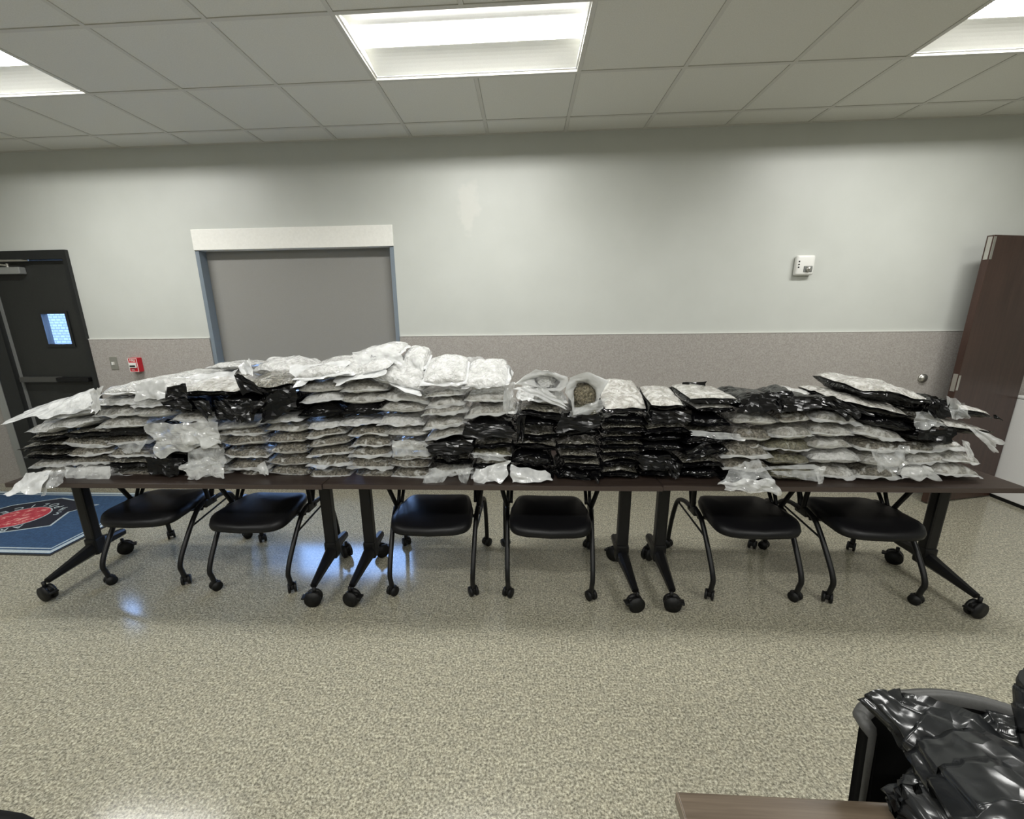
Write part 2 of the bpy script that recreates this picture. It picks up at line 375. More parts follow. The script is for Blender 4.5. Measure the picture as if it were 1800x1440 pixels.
rows = {-1: 'in the row nearest the shaded window wall', -5: 'in the row above the camera', -9: 'in the row behind the camera'}
for i, j in lights:
    o = proto if first else copy_tree(proto); first = False
    o.location = (GX0+(i+1)*T, GY0+(j+.5)*T, H+.0115)
    o['label'] = LL.get((i, j), 'recessed lit ceiling troffer %s, %s' % (rows[j], {-10: 'far left', -5: 'left of centre', 0: 'centre', 5: 'right'}[i]))
    o['group'] = 'recessed ceiling troffers'
# ------------------------------------------------------------------ window with roller shade
wn = bpy.data.objects.new('window_1', None); COL.objects.link(wn); wn['kind'] = 'structure'
bm = bmesh.new(); d = .004
for a in ((WX0-.0, WX0+.035, WZ0, WZ1-.17), (WX1-.035, WX1, WZ0, WZ1-.17)): box(bm, a[0], a[1], YW-.002, YW+WT-.02, a[2], a[3])
struct('window_jamb', bm, M['jamb'], wn)
bm = bmesh.new(); yf = YW+.15
for a in ((WX0+.035, WX0+.08, WZ0+.02, WZ1-.02), (WX1-.08, WX1-.035, WZ0+.02, WZ1-.02), (WX0+.08, WX1-.08, WZ0+.02, WZ0+.065), (WX0+.08, WX1-.08, WZ1-.065, WZ1-.02)):
    box(bm, a[0], a[1], yf, yf+.05, a[2], a[3])
struct('window_frame', bm, M['black_frame'], wn)
struct('window_sill', BX(WX0, WX1, YW-.03, YW+.15, WZ0, WZ0+.018, bev=.003), M['white_metal'], wn)
struct('window_pane', BX(WX0+.08, WX1-.08, yf+.02, yf+.028, WZ0+.06, WZ1-.06), M['glass'], wn)
sh = thing('roller_shade', 'grey fabric roller shade pulled down below its pale metal cassette', 'window shade', (0, 0, 0))
link('shade_fabric', BX(WX0+.0355, WX1-.0355, YW+.085, YW+.088, 1.08, 2.30), M['shade'], sh)
link('hem_bar', BX(WX0+.045, WX1-.04, YW+.078, YW+.095, 1.05, 1.08, bev=.004), M['alu'], sh)
link('cassette', BX(WX0, WX1+.002, YW-.014, YW+.09, 2.197, 2.365, bev=.004), M['cassette'], sh)
# ------------------------------------------------------------------ exit door (left)
dr = bpy.data.objects.new('door_1', None); COL.objects.link(dr); dr['kind'] = 'structure'
bm = bmesh.new()
box(bm, DX0, DX1, YW-.03, YW+.14, 2.15, DZ1); box(bm, DX1-.04, DX1, YW-.03, YW+.14, 0, 2.15); box(bm, DX0+.045, -4.855, YW-.03, YW+.14, 0, 2.15)
struct('door_frame', bm, M['black_frame'], dr)
struct('door_casing', BX(DX0-.03, DX0+.045, YW-.035, YW+.05, 0, 2.15), M['alu'], dr)
struct('weather_strip', BX(-4.855, -4.83, YW+.012, YW+.08, 0, 2.15), M['alu'], dr)
bm = bmesh.new(); lx0, lx1, vy0, vy1 = -4.828, DX1-.044, YW+.02, YW+.065
gx0, gx1, gz0, gz1 = -4.462, -4.228, 1.405, 1.68
for a in ((lx0, gx0, .01, 2.145), (gx1, lx1, .01, 2.145), (gx0, gx1, .01, gz0), (gx0, gx1, gz1, 2.145)): box(bm, a[0], a[1], vy0, vy1, a[2], a[3])
lf = struct('door_leaf', bm, M['door_paint'], dr)
struct('vision_glass', BX(gx0, gx1, vy0+.018, vy0+.024, gz0, gz1), M['glass'], dr)
bm = bmesh.new()
for a in ((gx0-.025, gx0, gz0-.025, gz1+.025), (gx1, gx1+.025, gz0-.025, gz1+.025), (gx0, gx1, gz0-.025, gz0), (gx0, gx1, gz1, gz1+.025)): box(bm, a[0], a[1], vy0-.012, vy0+.012, a[2], a[3])
struct('glass_bead', bm, M['black_frame'], dr)
struct('door_closer', BX(-4.80, -4.50, vy0-.06, vy0, 2.03, 2.09, bev=.008), M['alu'], dr)
bm = bmesh.new(); cyl(bm, (-4.62, vy0-.04, 2.105), (-4.80, vy0-.16, 2.13), .009); cyl(bm, (-4.80, vy0-.16, 2.13), (-4.42, vy0-.03, 2.145), .009); cyl(bm, (-4.62, vy0-.04, 2.09), (-4.62, vy0-.04, 2.12), .012)
struct('closer_arm', bm, M['steel'], dr)
struct('push_bar', BX(lx0+.02, -4.42, vy0-.055, vy0, 1.05, 1.10, bev=.006), plain('dark_bar_paint', (.06, .06, .055), .45), dr)
struct('push_pad', BX(-4.42, lx1-.02, vy0-.07, vy0, 1.055, 1.095, bev=.006), M['blackp'], dr)
# outside: a pale painted brick wall some metres beyond the door
struct('wall_outside', BX(-14, -4.3, 7.0, 7.2, -.1, 3.2), M['brick'])
struct('ground_outside', BX(-12, 8, YW+WT+.001, 14, -.2, -.1), plain('pale_concrete', (.5, .5, .48), .8))
# ------------------------------------------------------------------ open wooden door leaf and cabinet (right)
wd = bpy.data.objects.new('door_2', None); COL.objects.link(wd); wd['kind'] = 'structure'
a = Vector((3.455, 3.60, 0)); b = Vector((4.13, 3.775, 0)); ang = math.atan2(b.y-a.y, b.x-a.x); W = (b-a).length
wd.location = a; wd.rotation_euler = (0, 0, ang)
struct('door_panel', BX(0, W, 0, .045, .012, 2.15, bev=.002), M['doorwood'], wd)
bm = bmesh.new(); box(bm, -.003, .0, .008, .034, 1.98, 2.14); box(bm, .0, .022, -.002, 0.0, 1.98, 2.14)
struct('flush_bolt', bm, M['steel'], wd)
bm = bmesh.new(); box(bm, -.003, 0, .006, .036, .98, 1.12); box(bm, .0, .02, -.002, 0, .99, 1.11)
struct('strike_plate', bm, M['steel'], wd)
c = thing('white_cabinet', 'low white cabinet at the right edge beside the open wooden door', 'cabinet', (4.14, 3.0, 0))
link('carcass', BX(0, .55, 0, .79, .03, .885, bev=.006), M['white_metal'], c)
link('top_panel', BX(-.004, .554, -.004, .794, .888, .915, bev=.01), M['white_metal'], c)
link('plinth', BX(.004, .546, .01, .78, 0, .03), M['blackp'], c)
# ------------------------------------------------------------------ wall fittings
t = thing('fire_alarm_strobe', 'white fire alarm horn strobe high on the pale wall', 'fire alarm', (2.265, YW, 1.98))
link('housing', BX(-.072, .072, -.045, 0, -.078, .078, bev=.018), M['white'], t, True)
bm = bmesh.new(); bmesh.ops.create_uvsphere(bm, u_segments=16, v_segments=10, radius=.02, matrix=Matrix.Translation((.022, -.05, -.03)))
link('strobe_lens', bm, M['steel'], t, True)
link('lens_window', BX(-.012, .054, -.049, -.044, -.052, -.006, bev=.004), plain('grey_lens', (.2, .21, .2), .2), t)
bm = bmesh.new()
for k in range(3): box(bm, -.058, -.048, -.047, -.044, -.02+.022*k, -.01+.022*k)
link('horn_slots', bm, M['blackp'], t)
t = thing('fire_pull_station', 'red FIRE pull station on the wall beside the exit door', 'fire alarm', (-3.60, YW-.012, 1.21))
link('housing', BX(-.045, .045, -.055, 0, -.062, .068, bev=.004), M['red'], t)
bm = bmesh.new()
for a in ((-.043, -.039, -.06, .066), (.039, .043, -.06, .066), (-.039, .039, -.06, -.056), (-.039, .039, .062, .066)): box(bm, a[0], a[1], -.057, -.054, a[2], a[3])
link('white_border', bm, M['white'], t)
def text(body, size, mat, parent, loc, rot, name='lettering', ext=.0008, align='CENTER'):
    cu = bpy.data.curves.new(name, 'FONT'); cu.body = body; cu.size = size; cu.extrude = ext; cu.align_x = align; cu.align_y = 'CENTER'
    cu.materials.append(mat); o = bpy.data.objects.new(name, cu); COL.objects.link(o)
    dg = bpy.context.evaluated_depsgraph_get(); me = bpy.data.meshes.new_from_object(o.evaluated_get(dg)); bpy.data.objects.remove(o)
    me.materials.clear(); me.materials.append(mat)
    o = bpy.data.objects.new(name, me); COL.objects.link(o); o.parent = parent; o.location = loc; o.rotation_euler = rot; return o
text('FIRE', .032, M['white'], t, (0, -.056, .045), (PI/2, 0, 0))
link('pull_handle', BX(-.032, .032, -.066, -.054, -.022, .026, bev=.002), M['white'], t)
link('handle_slot', BX(-.026, .026, -.069, -.065, -.012, .002), M['blackp'], t)
text('PULL', .014, M['white'], t, (-.008, -.0565, -.042), (PI/2, 0, 0))
t = thing('wall_switch', 'small steel switch plate on the wall between exit door and red pull station', 'switch', (-3.835, YW-.012, 1.225))
link('plate', BX(-.036, .036, -.006, 0, -.058, .058, bev=.002), M['steel'], t)
link('toggle', BX(-.008, .008, -.022, -.006, -.014, .014, bev=.002), M['white'], t)
bm = bmesh.new(); cyl(bm, (0, 0, 0), (0, -.012, 0), .036, seg=24); bmesh.ops.create_uvsphere(bm, u_segments=20, v_segments=12, radius=.03, matrix=Matrix.Translation((0, -.012, 0)) @ Matrix.Diagonal((1, .6, 1, 1)))
tag(link('door_bumper', bm, M['steel'], smooth=True, loc=(3.385, YW-.012, 1.055)), 'round steel door bumper on the wall left of the open wooden door', 'door stop')
# ------------------------------------------------------------------ floor mat
mt = thing('floor_mat', 'blue logo floor mat with white border in front of the exit door', 'mat', (-4.27, 3.09, 0))
def rect_ring(bm, x0, x1, y0, y1, wdt, z0, z1):
    for a in ((x0, x1, y0, y0+wdt), (x0, x1, y1-wdt, y1), (x0, x0+wdt, y0+wdt, y1-wdt), (x1-wdt, x1, y0+wdt, y1-wdt)): box(bm, a[0], a[1], a[2], a[3], z0, z1)
HX, HY = .90, .545
link('rubber_backing', BX(-HX, HX, -HY, HY, 0, .004), M['rubber'], mt)
link('pile', BX(-HX+.018, HX-.018, -HY+.018, HY-.018, .004, .009), M['mat_blue'], mt)
bm = bmesh.new(); rect_ring(bm, -HX+.02, HX-.02, -HY+.02, HY-.02, .035, .009, .0105); rect_ring(bm, -HX+.075, HX-.075, -HY+.075, HY-.075, .012, .009, .0105)
link('border', bm, M['mat_white'], mt)
em = [(-.04, .40), (.20, .34), (.30, .26), (.45, .27), (.33, .12), (.44, -.13), (.12, -.27), (-.22, -.36), (-.42, -.2), (-.45, .02), (-.34, .23)]
bm = bmesh.new(); prism(bm, em, .009, .0105); link('emblem_outline', bm, M['mat_white'], mt)
bm = bmesh.new(); prism(bm, [(x*.955, y*.955) for x, y in em], .0105, .0115); link('emblem_field', bm, M['mat_navy'], mt)
bm = bmesh.new(); cyl(bm, (0, 0, .0115), (0, 0, .0122), .205, seg=48); link('emblem_ring', bm, M['mat_white'], mt)
bm = bmesh.new(); cyl(bm, (0, 0, .0122), (0, 0, .013), .195, seg=48); link('emblem_disc', bm, M['mat_red'], mt)
def ring_text(word, a0, a1, r, out, size):
    for k, chh in enumerate(word):
        a = math.radians(a0+(a1-a0)*k/max(1, len(word)-1))
        rz = a+PI/2 if out else a-PI/2
        text(chh, size, M['mat_white'], mt, (r*math.cos(a), r*math.sin(a), .0122), (0, 0, rz), 'letter')
ring_text('ARKANSAS', -40, -170, .25, False, .092)
ring_text('POLICE', 58, 160, .25, True, .092)
for k, chh in enumerate('SE'):
    text(chh, .09, M['mat_white'], mt, (.27*math.cos(.30+.36*k), .27*math.sin(.30+.36*k), .0122), (0, 0, .3), 'letter')
# ------------------------------------------------------------------ tables
def caster(r, wd, lock):
    """twin wheel caster, wheel centre above origin"""
    bm = bmesh.new()
    for s in (-1, 1): cyl(bm, (s*wd*.22, 0, r), (s*wd*.5, 0, r), r, seg=20)
    cyl(bm, (-wd*.3, 0, r), (wd*.3, 0, r), r*.5, seg=12)
    box(bm, -wd*.2, wd*.2, -r*.7, r*.9, r*.9, r*1.75, bev=r*.1)
    cyl(bm, (0, -r*.2, r*1.6), (0, -r*.2, r*2.5), r*.22, seg=10)
    if lock: box(bm, -wd*.45, wd*.45, r*.7, r*1.35, r*1.1, r*1.35, bev=r*.08)
    return bm
def tapered(bm, p0, p1, w0, h0, w1, h1, wide='x'):
    p0, p1 = Vector(p0), Vector(p1); d = (p1-p0).normalized(); sx = Vector((1, 0, 0)); up = sx.cross(d).normalized()
    R = []
    for p, ww, hh in ((p0, w0, h0), (p0.lerp(p1, .5), (w0+w1)/2*.97, (h0+h1)/2*.95), (p1, w1, h1)):
        R.append([p+sx*ww/2*a+up*hh/2*b for a, b in ((-1, -.5), (-.5, -1), (.5, -1), (1, -.5), (1, .5), (.5, 1), (-.5, 1), (-1, .5))])
    loft(bm, R)
TD = .61
def make_table():
    t = thing('folding_table', 'x', 'table')
    link('tabletop', BX(-.912, .912, 0, TD, .717, .745, bev=.003), [M['tabletop']], t)
    bm = bmesh.new()
    for a in ((-.913, .913, -.0015, .0), (-.913, .913, TD, TD+.0015)): box(bm, a[0], a[1], a[2], a[3], .719, .742)
    for s in (-1, 1): box(bm, s*.912, s*.9135, 0, TD, .719, .742)
    link('edge_band', bm, M['tableedge'], t)
    for s in (-1, 1):
        bm = bmesh.new(); x = s*.80
        box(bm, x-.034, x+.034, .28, .34, .2, .70, bev=.012); box(bm, x-.03, x+.03, .08, TD-.06, .695, .717)
        lg = link('leg', bm, M['blackm'], t)
        bm = bmesh.new(); box(bm, x-.038, x+.038, .272, .35, .12, .235, bev=.012)
        tapered(bm, (x, .30, .165), (x+s*.012, .0, .115), .07, .085, .035, .03); tapered(bm, (x, .32, .18), (x-s*.0, .51, .165), .075, .075, .045, .045)
        link('foot', bm, M['blackm'], t)
        for yy, a in ((-.015, .5), (.50, -.4)):
            link('caster', caster(.047, .05, True), M['blackp'], t, True, loc=(x+s*.012*(yy < 0), yy, 0), rot=(0, 0, a*s+PI/2*.8*s))
    link('modesty_beam', BX(-.76, .76, .30, .33, .655, .695, bev=.004), M['blackm'], t)
    return t
pt = make_table(); rot = .0088
for k, (x, y, lab) in list(enumerate(((-2.012, 2.112, 'left table of the three under the long row of bags'), (-.183, 2.137, 'middle table of the three under the long row of bags'), (1.648, 2.163, 'right table of the three under the long row of bags'))))[::-1]:
    o = pt if k == 0 else copy_tree(pt); o.location = (x, y, 0); o.rotation_euler = (0, 0, rot); o['label'] = 'dark walnut flip-top ' + lab
    if k == 0:
        for ch in o.children:
            if ch.type == 'MESH' and ch.name.split('.')[0] in ('leg', 'foot', 'caster'):
                right = (ch.location.x if ch.name.startswith('caster') else sum(v.co.x for v in ch.data.vertices)) > 0
                ch.location.x += -.02 if right else -.03
    o['group'] = 'flip-top tables in a row'
# ------------------------------------------------------------------ nesting chairs
def make_chair():
    t = thing('nesting_chair', 'x', 'chair')
    bm = bmesh.new(); R = []                                   # seat: rounded trapezoid with waterfall front
    n = 36
    for (sc, z) in ((.90, .415), (.985, .425), (1, .445), (.97, .462), (.86, .470), (.45, .468)):
        ring = []
        for k in range(n):
            a = 2*PI*k/n; cxx, cyy = math.cos(a), math.sin(a)
            e = .34; x = abs(cxx)**e*(1 if cxx > 0 else -1); y = abs(cyy)**e*(1 if cyy > 0 else -1)
            wdt = .243 if y < 0 else .238-.04*y
            zz = z-.016*max(0, -y*sc-.55)*2-.02*(abs(x)**4)*0+ (.012 if z > .45 else 0)*abs(x)**3
            yy = y*.225*sc-.085-(.03*(1-x*x) if y < 0 else 0)
            ring.append((x*wdt*sc, yy, zz))
        R.append(ring)
    loft(bm, R); link('seat', bm, M['seat'], t, True)
    bm = bmesh.new(); R = []
    for j in range(9):
        v = j/8; z = .52+.34*v; ww = .215-.02*v**2; ring = []
        for k in range(13):
            u = -1+2*k/12; ring.append((u*ww, .255+.075*v-.05*(u*u)+.008*math.sin(v*PI), z))
        for k in range(12, -1, -1):
            u = -1+2*k/12; ring.append((u*ww, .275+.075*v-.05*(u*u)+.008*math.sin(v*PI), z))
        R.append(ring)
    loft(bm, R); link('backrest', bm, M['seat'], t, True)
    for s in (-1, 1):
        bm = bmesh.new(); tube(bm, [(s*.243, -.30, .05), (s*.243, -.312, .10), (s*.245, -.318, .15), (s*.248, -.265, .24), (s*.255, -.12, .41), (s*.262, -.02, .45)], .0145)
        box(bm, s*.262-.014, s*.262+.014, -.05, .06, .405, .455, bev=.006)
        link('leg', bm, M['blackm'], t, True)
        bm = bmesh.new(); tube(bm, [(s*.266, .02, .43), (s*.275, .11, .435), (s*.287, .19, .40), (s*.293, .235, .28), (s*.295, .27, .12), (s*.295, .275, .05)], .0145)
        link('leg', bm, M['blackm'], t, True)
        bm = bmesh.new(); cyl(bm, (s*.285, .18, .395), (s*.252, -.20, .335), .006, seg=8); link('brace', bm, M['blackm'], t)
        bm = bmesh.new(); tube(bm, [(s*.262, .0, .44), (s*.278, -.03, .52), (s*.298, -.075, .63), (s*.304, -.09, .655)], .014)
        tube(bm, [(s*.262, .03, .44), (s*.262, .08, .55), (s*.29, .10, .64), (s*.304, .10, .655)], .011)
        box(bm, s*.304-.028, s*.304+.028, -.13, .16, .652, .678, bev=.011)
        link('armrest', bm, M['blackp'], t)
        bm = bmesh.new(); tube(bm, [(s*.24, .04, .45), (s*.235, .12, .55), (s*.215, .23, .68), (s*.20, .30, .80)], .011); link('back_upright', bm, M['blackm'], t, True)
        link('caster', caster(.030, .048, False), M['blackp'], t, True, loc=(s*.243, -.295, 0), rot=(0, 0, .5*s)); link('caster', caster(.030, .048, False), M['blackp'], t, True, loc=(s*.295, .28, 0), rot=(0, 0, 2.4*s))
    bm = bmesh.new(); tube(bm, [(-.255, -.06, .405), (-.12, -.06, .395), (.12, -.06, .395), (.255, -.06, .405)], .011); link('seat_bar', bm, M['blackm'], t, True)
    return t
pc = make_chair(); n = 0
for x, y, a, lab in ((-2.385, 2.555, .04, 'leftmost, beside the blue mat'), (-1.655, 2.515, 0.0, 'second from the left'),
        (-.552, 2.515, .03, 'third from the left'), (.158, 2.515, -.02, 'fourth from the left'),
        (1.325, 2.545, .01, 'second from the right'), (1.99, 2.545, .0, 'rightmost, beside the last table leg')):
    o = pc if n == 0 else copy_tree(pc); n += 1
    o.location = (x, y, 0); o.rotation_euler = (0, 0, a); o['label'] = 'black chair under the tables, ' + lab; o['group'] = 'nesting chairs pushed under the tables'
# ------------------------------------------------------------------ bags
YF = 2.245
rnd = random.Random(5)
def nz(p, s, seed): return noise.noise(Vector((p[0]*s+seed*7.3, p[1]*s-seed*3.1, p[2]*s+seed*1.7)))
def shell(bm, w, d, t, seed, up, frac, nu=22, nv=16, flat=False, inset=1.0, lift=0):
    """half of a pillow: up=+1 top half, -1 bottom half"""
    V = []
    for j in range(nv+1):
        row = []
        for i in range(nu+1):
            u = math.sin((-1+2*i/nu)*PI/2)*inset; v = math.sin((-1+2*j/nv)*PI/2)*inset
            x = u*w/2*(1-.07*v**4); y = v*d/2*(1-.07*u**4)
            hh = max(0, (1-abs(u)**3.2))**.55*max(0, (1-abs(v)**5))**.5
            q = (x, y, up*.3)
            z = up*t*frac*hh*(1+.35*nz(q, 14, seed)+.22*nz(q, 45, seed))
            e = nz((x, y, 0), 9, seed+3)*.10*t*2
            bulge = .006*nz((x, 0, 0), 22, seed+9)
            row.append(bm.verts.new((x+bulge*v*.5, y+(.008*nz((x, 0, 1), 20, seed+5) if abs(v) > .9 else 0), z+e+lift)))
        V.append(row)
    for j in range(nv):
        for i in range(nu): bm.faces.new((V[j][i], V[j][i+1], V[j+1][i+1], V[j+1][i]))
    return V
def flange(bm, w, d, t, seed, ext, droop):
    n = 26; R = []
    pts = []
    for k in range(9): pts.append((-1, 1-2*k/8*1.0 if k < 8 else -1))
    path = [(-1, .6-1.6*k/8) for k in range(8)]+[(-1+2*k/30, -1) for k in range(31)]+[(1, -1+1.6*(k+1)/8) for k in range(8)]
    for (u, v) in path:
        x = u*w/2*(1-.07*v**4); y = v*d/2*(1-.07*u**4)
        nx, ny = (u if abs(u) > .99 else 0), (v if abs(v) > .99 else 0)
        e = nz((x, y, 0), 9, seed+3)*.10*t*2
        yy = y+(.008*nz((x, 0, 1), 20, seed+5) if abs(v) > .9 else 0)
        wv = nz((x, y, 5), 30, seed+11); w2 = nz((x, y, 2), 12, seed+21)
        row = []
        for k in range(4):
            q = k/3; ex = ext*(1+.7*w2)*q
            row.append((x+nx*(ex-.003), yy+ny*(ex-.003), e+(droop*(1+w2)*q*q)+.010*wv*q))
        R.append(row)
    V = [[bm.verts.new(p) for p in r] for r in R]
    for a, b in zip(V, V[1:]):
        for k in range(3): bm.faces.new((a[k], a[k+1], b[k+1], b[k]))
def flap_bm(bm, quad, yt, yb, amp, seed, inv, coarse=False):
    """rumpled sheet between four corners (top-left, top-right, bottom-right, bottom-left)"""
    n = 7 if coarse else 16; c = []
    for k, q in enumerate(quad): c.append(at(q[0], q[1], (yt if k < 2 else yb) if len(q) < 3 else q[2]))
    V = []
    for j in range(n+1):
        row = []; v = j/n
        for i in range(n+1):
            u = i/n
            uu = .5+(u-.5)*(1+.22*nz((v*.9, u, 0), 3, seed+8)); vv = v*(1+.28*nz((u, 0, 0), 4.5, seed+6)*v)+.10*(1-v)*nz((u, 1, 0), 5, seed+12)
            p = (c[0]*(1-uu)+c[1]*uu)*(1-vv)+(c[3]*(1-uu)+c[2]*uu)*vv
            p.y -= amp*.9*abs(math.sin(u*5.2+seed+2.2*nz((v, u, 0), 2, seed)))
            a = amp*(1+.4*nz(p, 6, seed))
            vd = noise.voronoi(Vector((p[0]*13+seed, p[1]*13, p[2]*13+.3*nz(p, 9, seed))))[0]; r1 = (vd[1]-vd[0])*1.6-.6; r2 = nz(p, 40, seed+4)*.5
            p = p+Vector((.5*a*nz(p, 22, seed+1), -a*r1-.4*a*r2, .7*a*nz(p, 18, seed+2)))
            row.append(bm.verts.new(inv @ p))
        V.append(row)
    for j in range(n):
        for i in range(n): bm.faces.new((V[j][i], V[j][i+1], V[j+1][i+1], V[j+1][i]))
LOOK = {'C': 'clear bag of grey-green herb', 'W': 'milky white bag', 'V': 'hazy pale bag', 'K': 'glossy all-black bag', 'B': 'black clear-topped bag',
        'G': 'clear bag of olive-green herb', 'D': 'black bag with silvery top'}
FLAPN = {'film': 'loose_film', 'filmw': 'loose_film', 'filmc': 'loose_film', 'filmk': 'loose_film'}
def bag(xl, yl, xr, yr, t, kind, label, y=None, d=.38, pitch=0, flaps=(), ext=None, note=None):
    Y = (YF if y is None else y)+rnd.uniform(-.012, .012); seed = rnd.uniform(0, 60)
    a, b = at(xl, yl, Y), at(xr, yr, Y); mid = (a+b)/2; w = (b-a).length
    tt = abs(at((xl+xr)/2, (yl+yr)/2-t/2, Y).z-at((xl+xr)/2, (yl+yr)/2+t/2, Y).z)
    roll = -math.atan2(b.z-a.z, b.x-a.x)
    R = Matrix.Rotation(roll, 4, 'Y') @ Matrix.Rotation(pitch, 4, 'X') @ Matrix.Rotation(rnd.uniform(-.05, .05), 4, 'Z')
    loc = mid+R @ Vector((0, d/2, 0)); mw = Matrix.Translation(loc) @ R; inv = mw.inverted()
    bm = bmesh.new()
    mats = {'C': 'C', 'W': 'W', 'V': 'V', 'K': 'K', 'B': 'K', 'G': 'G', 'D': 'K'}
    if kind in 'BD':
        shell(bm, w, d, tt, seed, -1, .62); shell(bm, w, d, tt, seed, 1, .10)
    else:
        shell(bm, w, d, tt, seed, 1, .64); shell(bm, w, d, tt, seed, -1, .42)
        nb = 22*16
        bm.faces.ensure_lookup_table()
        for f in bm.faces[nb:]: f.material_index = 1
    bmesh.ops.remove_doubles(bm, verts=bm.verts[:], dist=.0004)
    o = link('herb_bag', bm, M[mats[kind]] if kind in 'KBD' else [M[mats[kind]], M['W' if kind == 'W' else ('G' if kind == 'G' else 'E')]], smooth=True); o.matrix_world = mw
    tag(o, label, 'bag', 'vacuum sealed bags piled on the tables')
    if kind in 'BD':
        bm = bmesh.new(); shell(bm, w, d, tt, seed, 1, .52, inset=.985 if kind == 'D' else .955, lift=.001)
        link('clear_panel', bm, M['T' if kind == 'B' else 'TW'], o, True)
    bm = bmesh.new(); e = ext if ext is not None else rnd.uniform(.010, .022)
    flange(bm, w, d, tt, seed, e, rnd.choice((-1, -1, .6))*e*.55)
    link('sealed_edge', bm, M['K' if kind in 'KBD' else ('filmw' if kind == 'W' else 'film')], o, True)
    for f in flaps:
        bm = bmesh.new(); flap_bm(bm, f[0], f[2] if len(f) > 2 else Y-.01, f[3] if len(f) > 3 else Y-.03, f[4] if len(f) > 4 else .012, seed+len(f[0]), inv, f[1] == 'filmk')
        link('loose_film', bm, M[f[1]], o, f[1] == 'filmw')
    return o
q = lambda *p: tuple((p[i], p[i+1]) for i in range(0, len(p), 2))
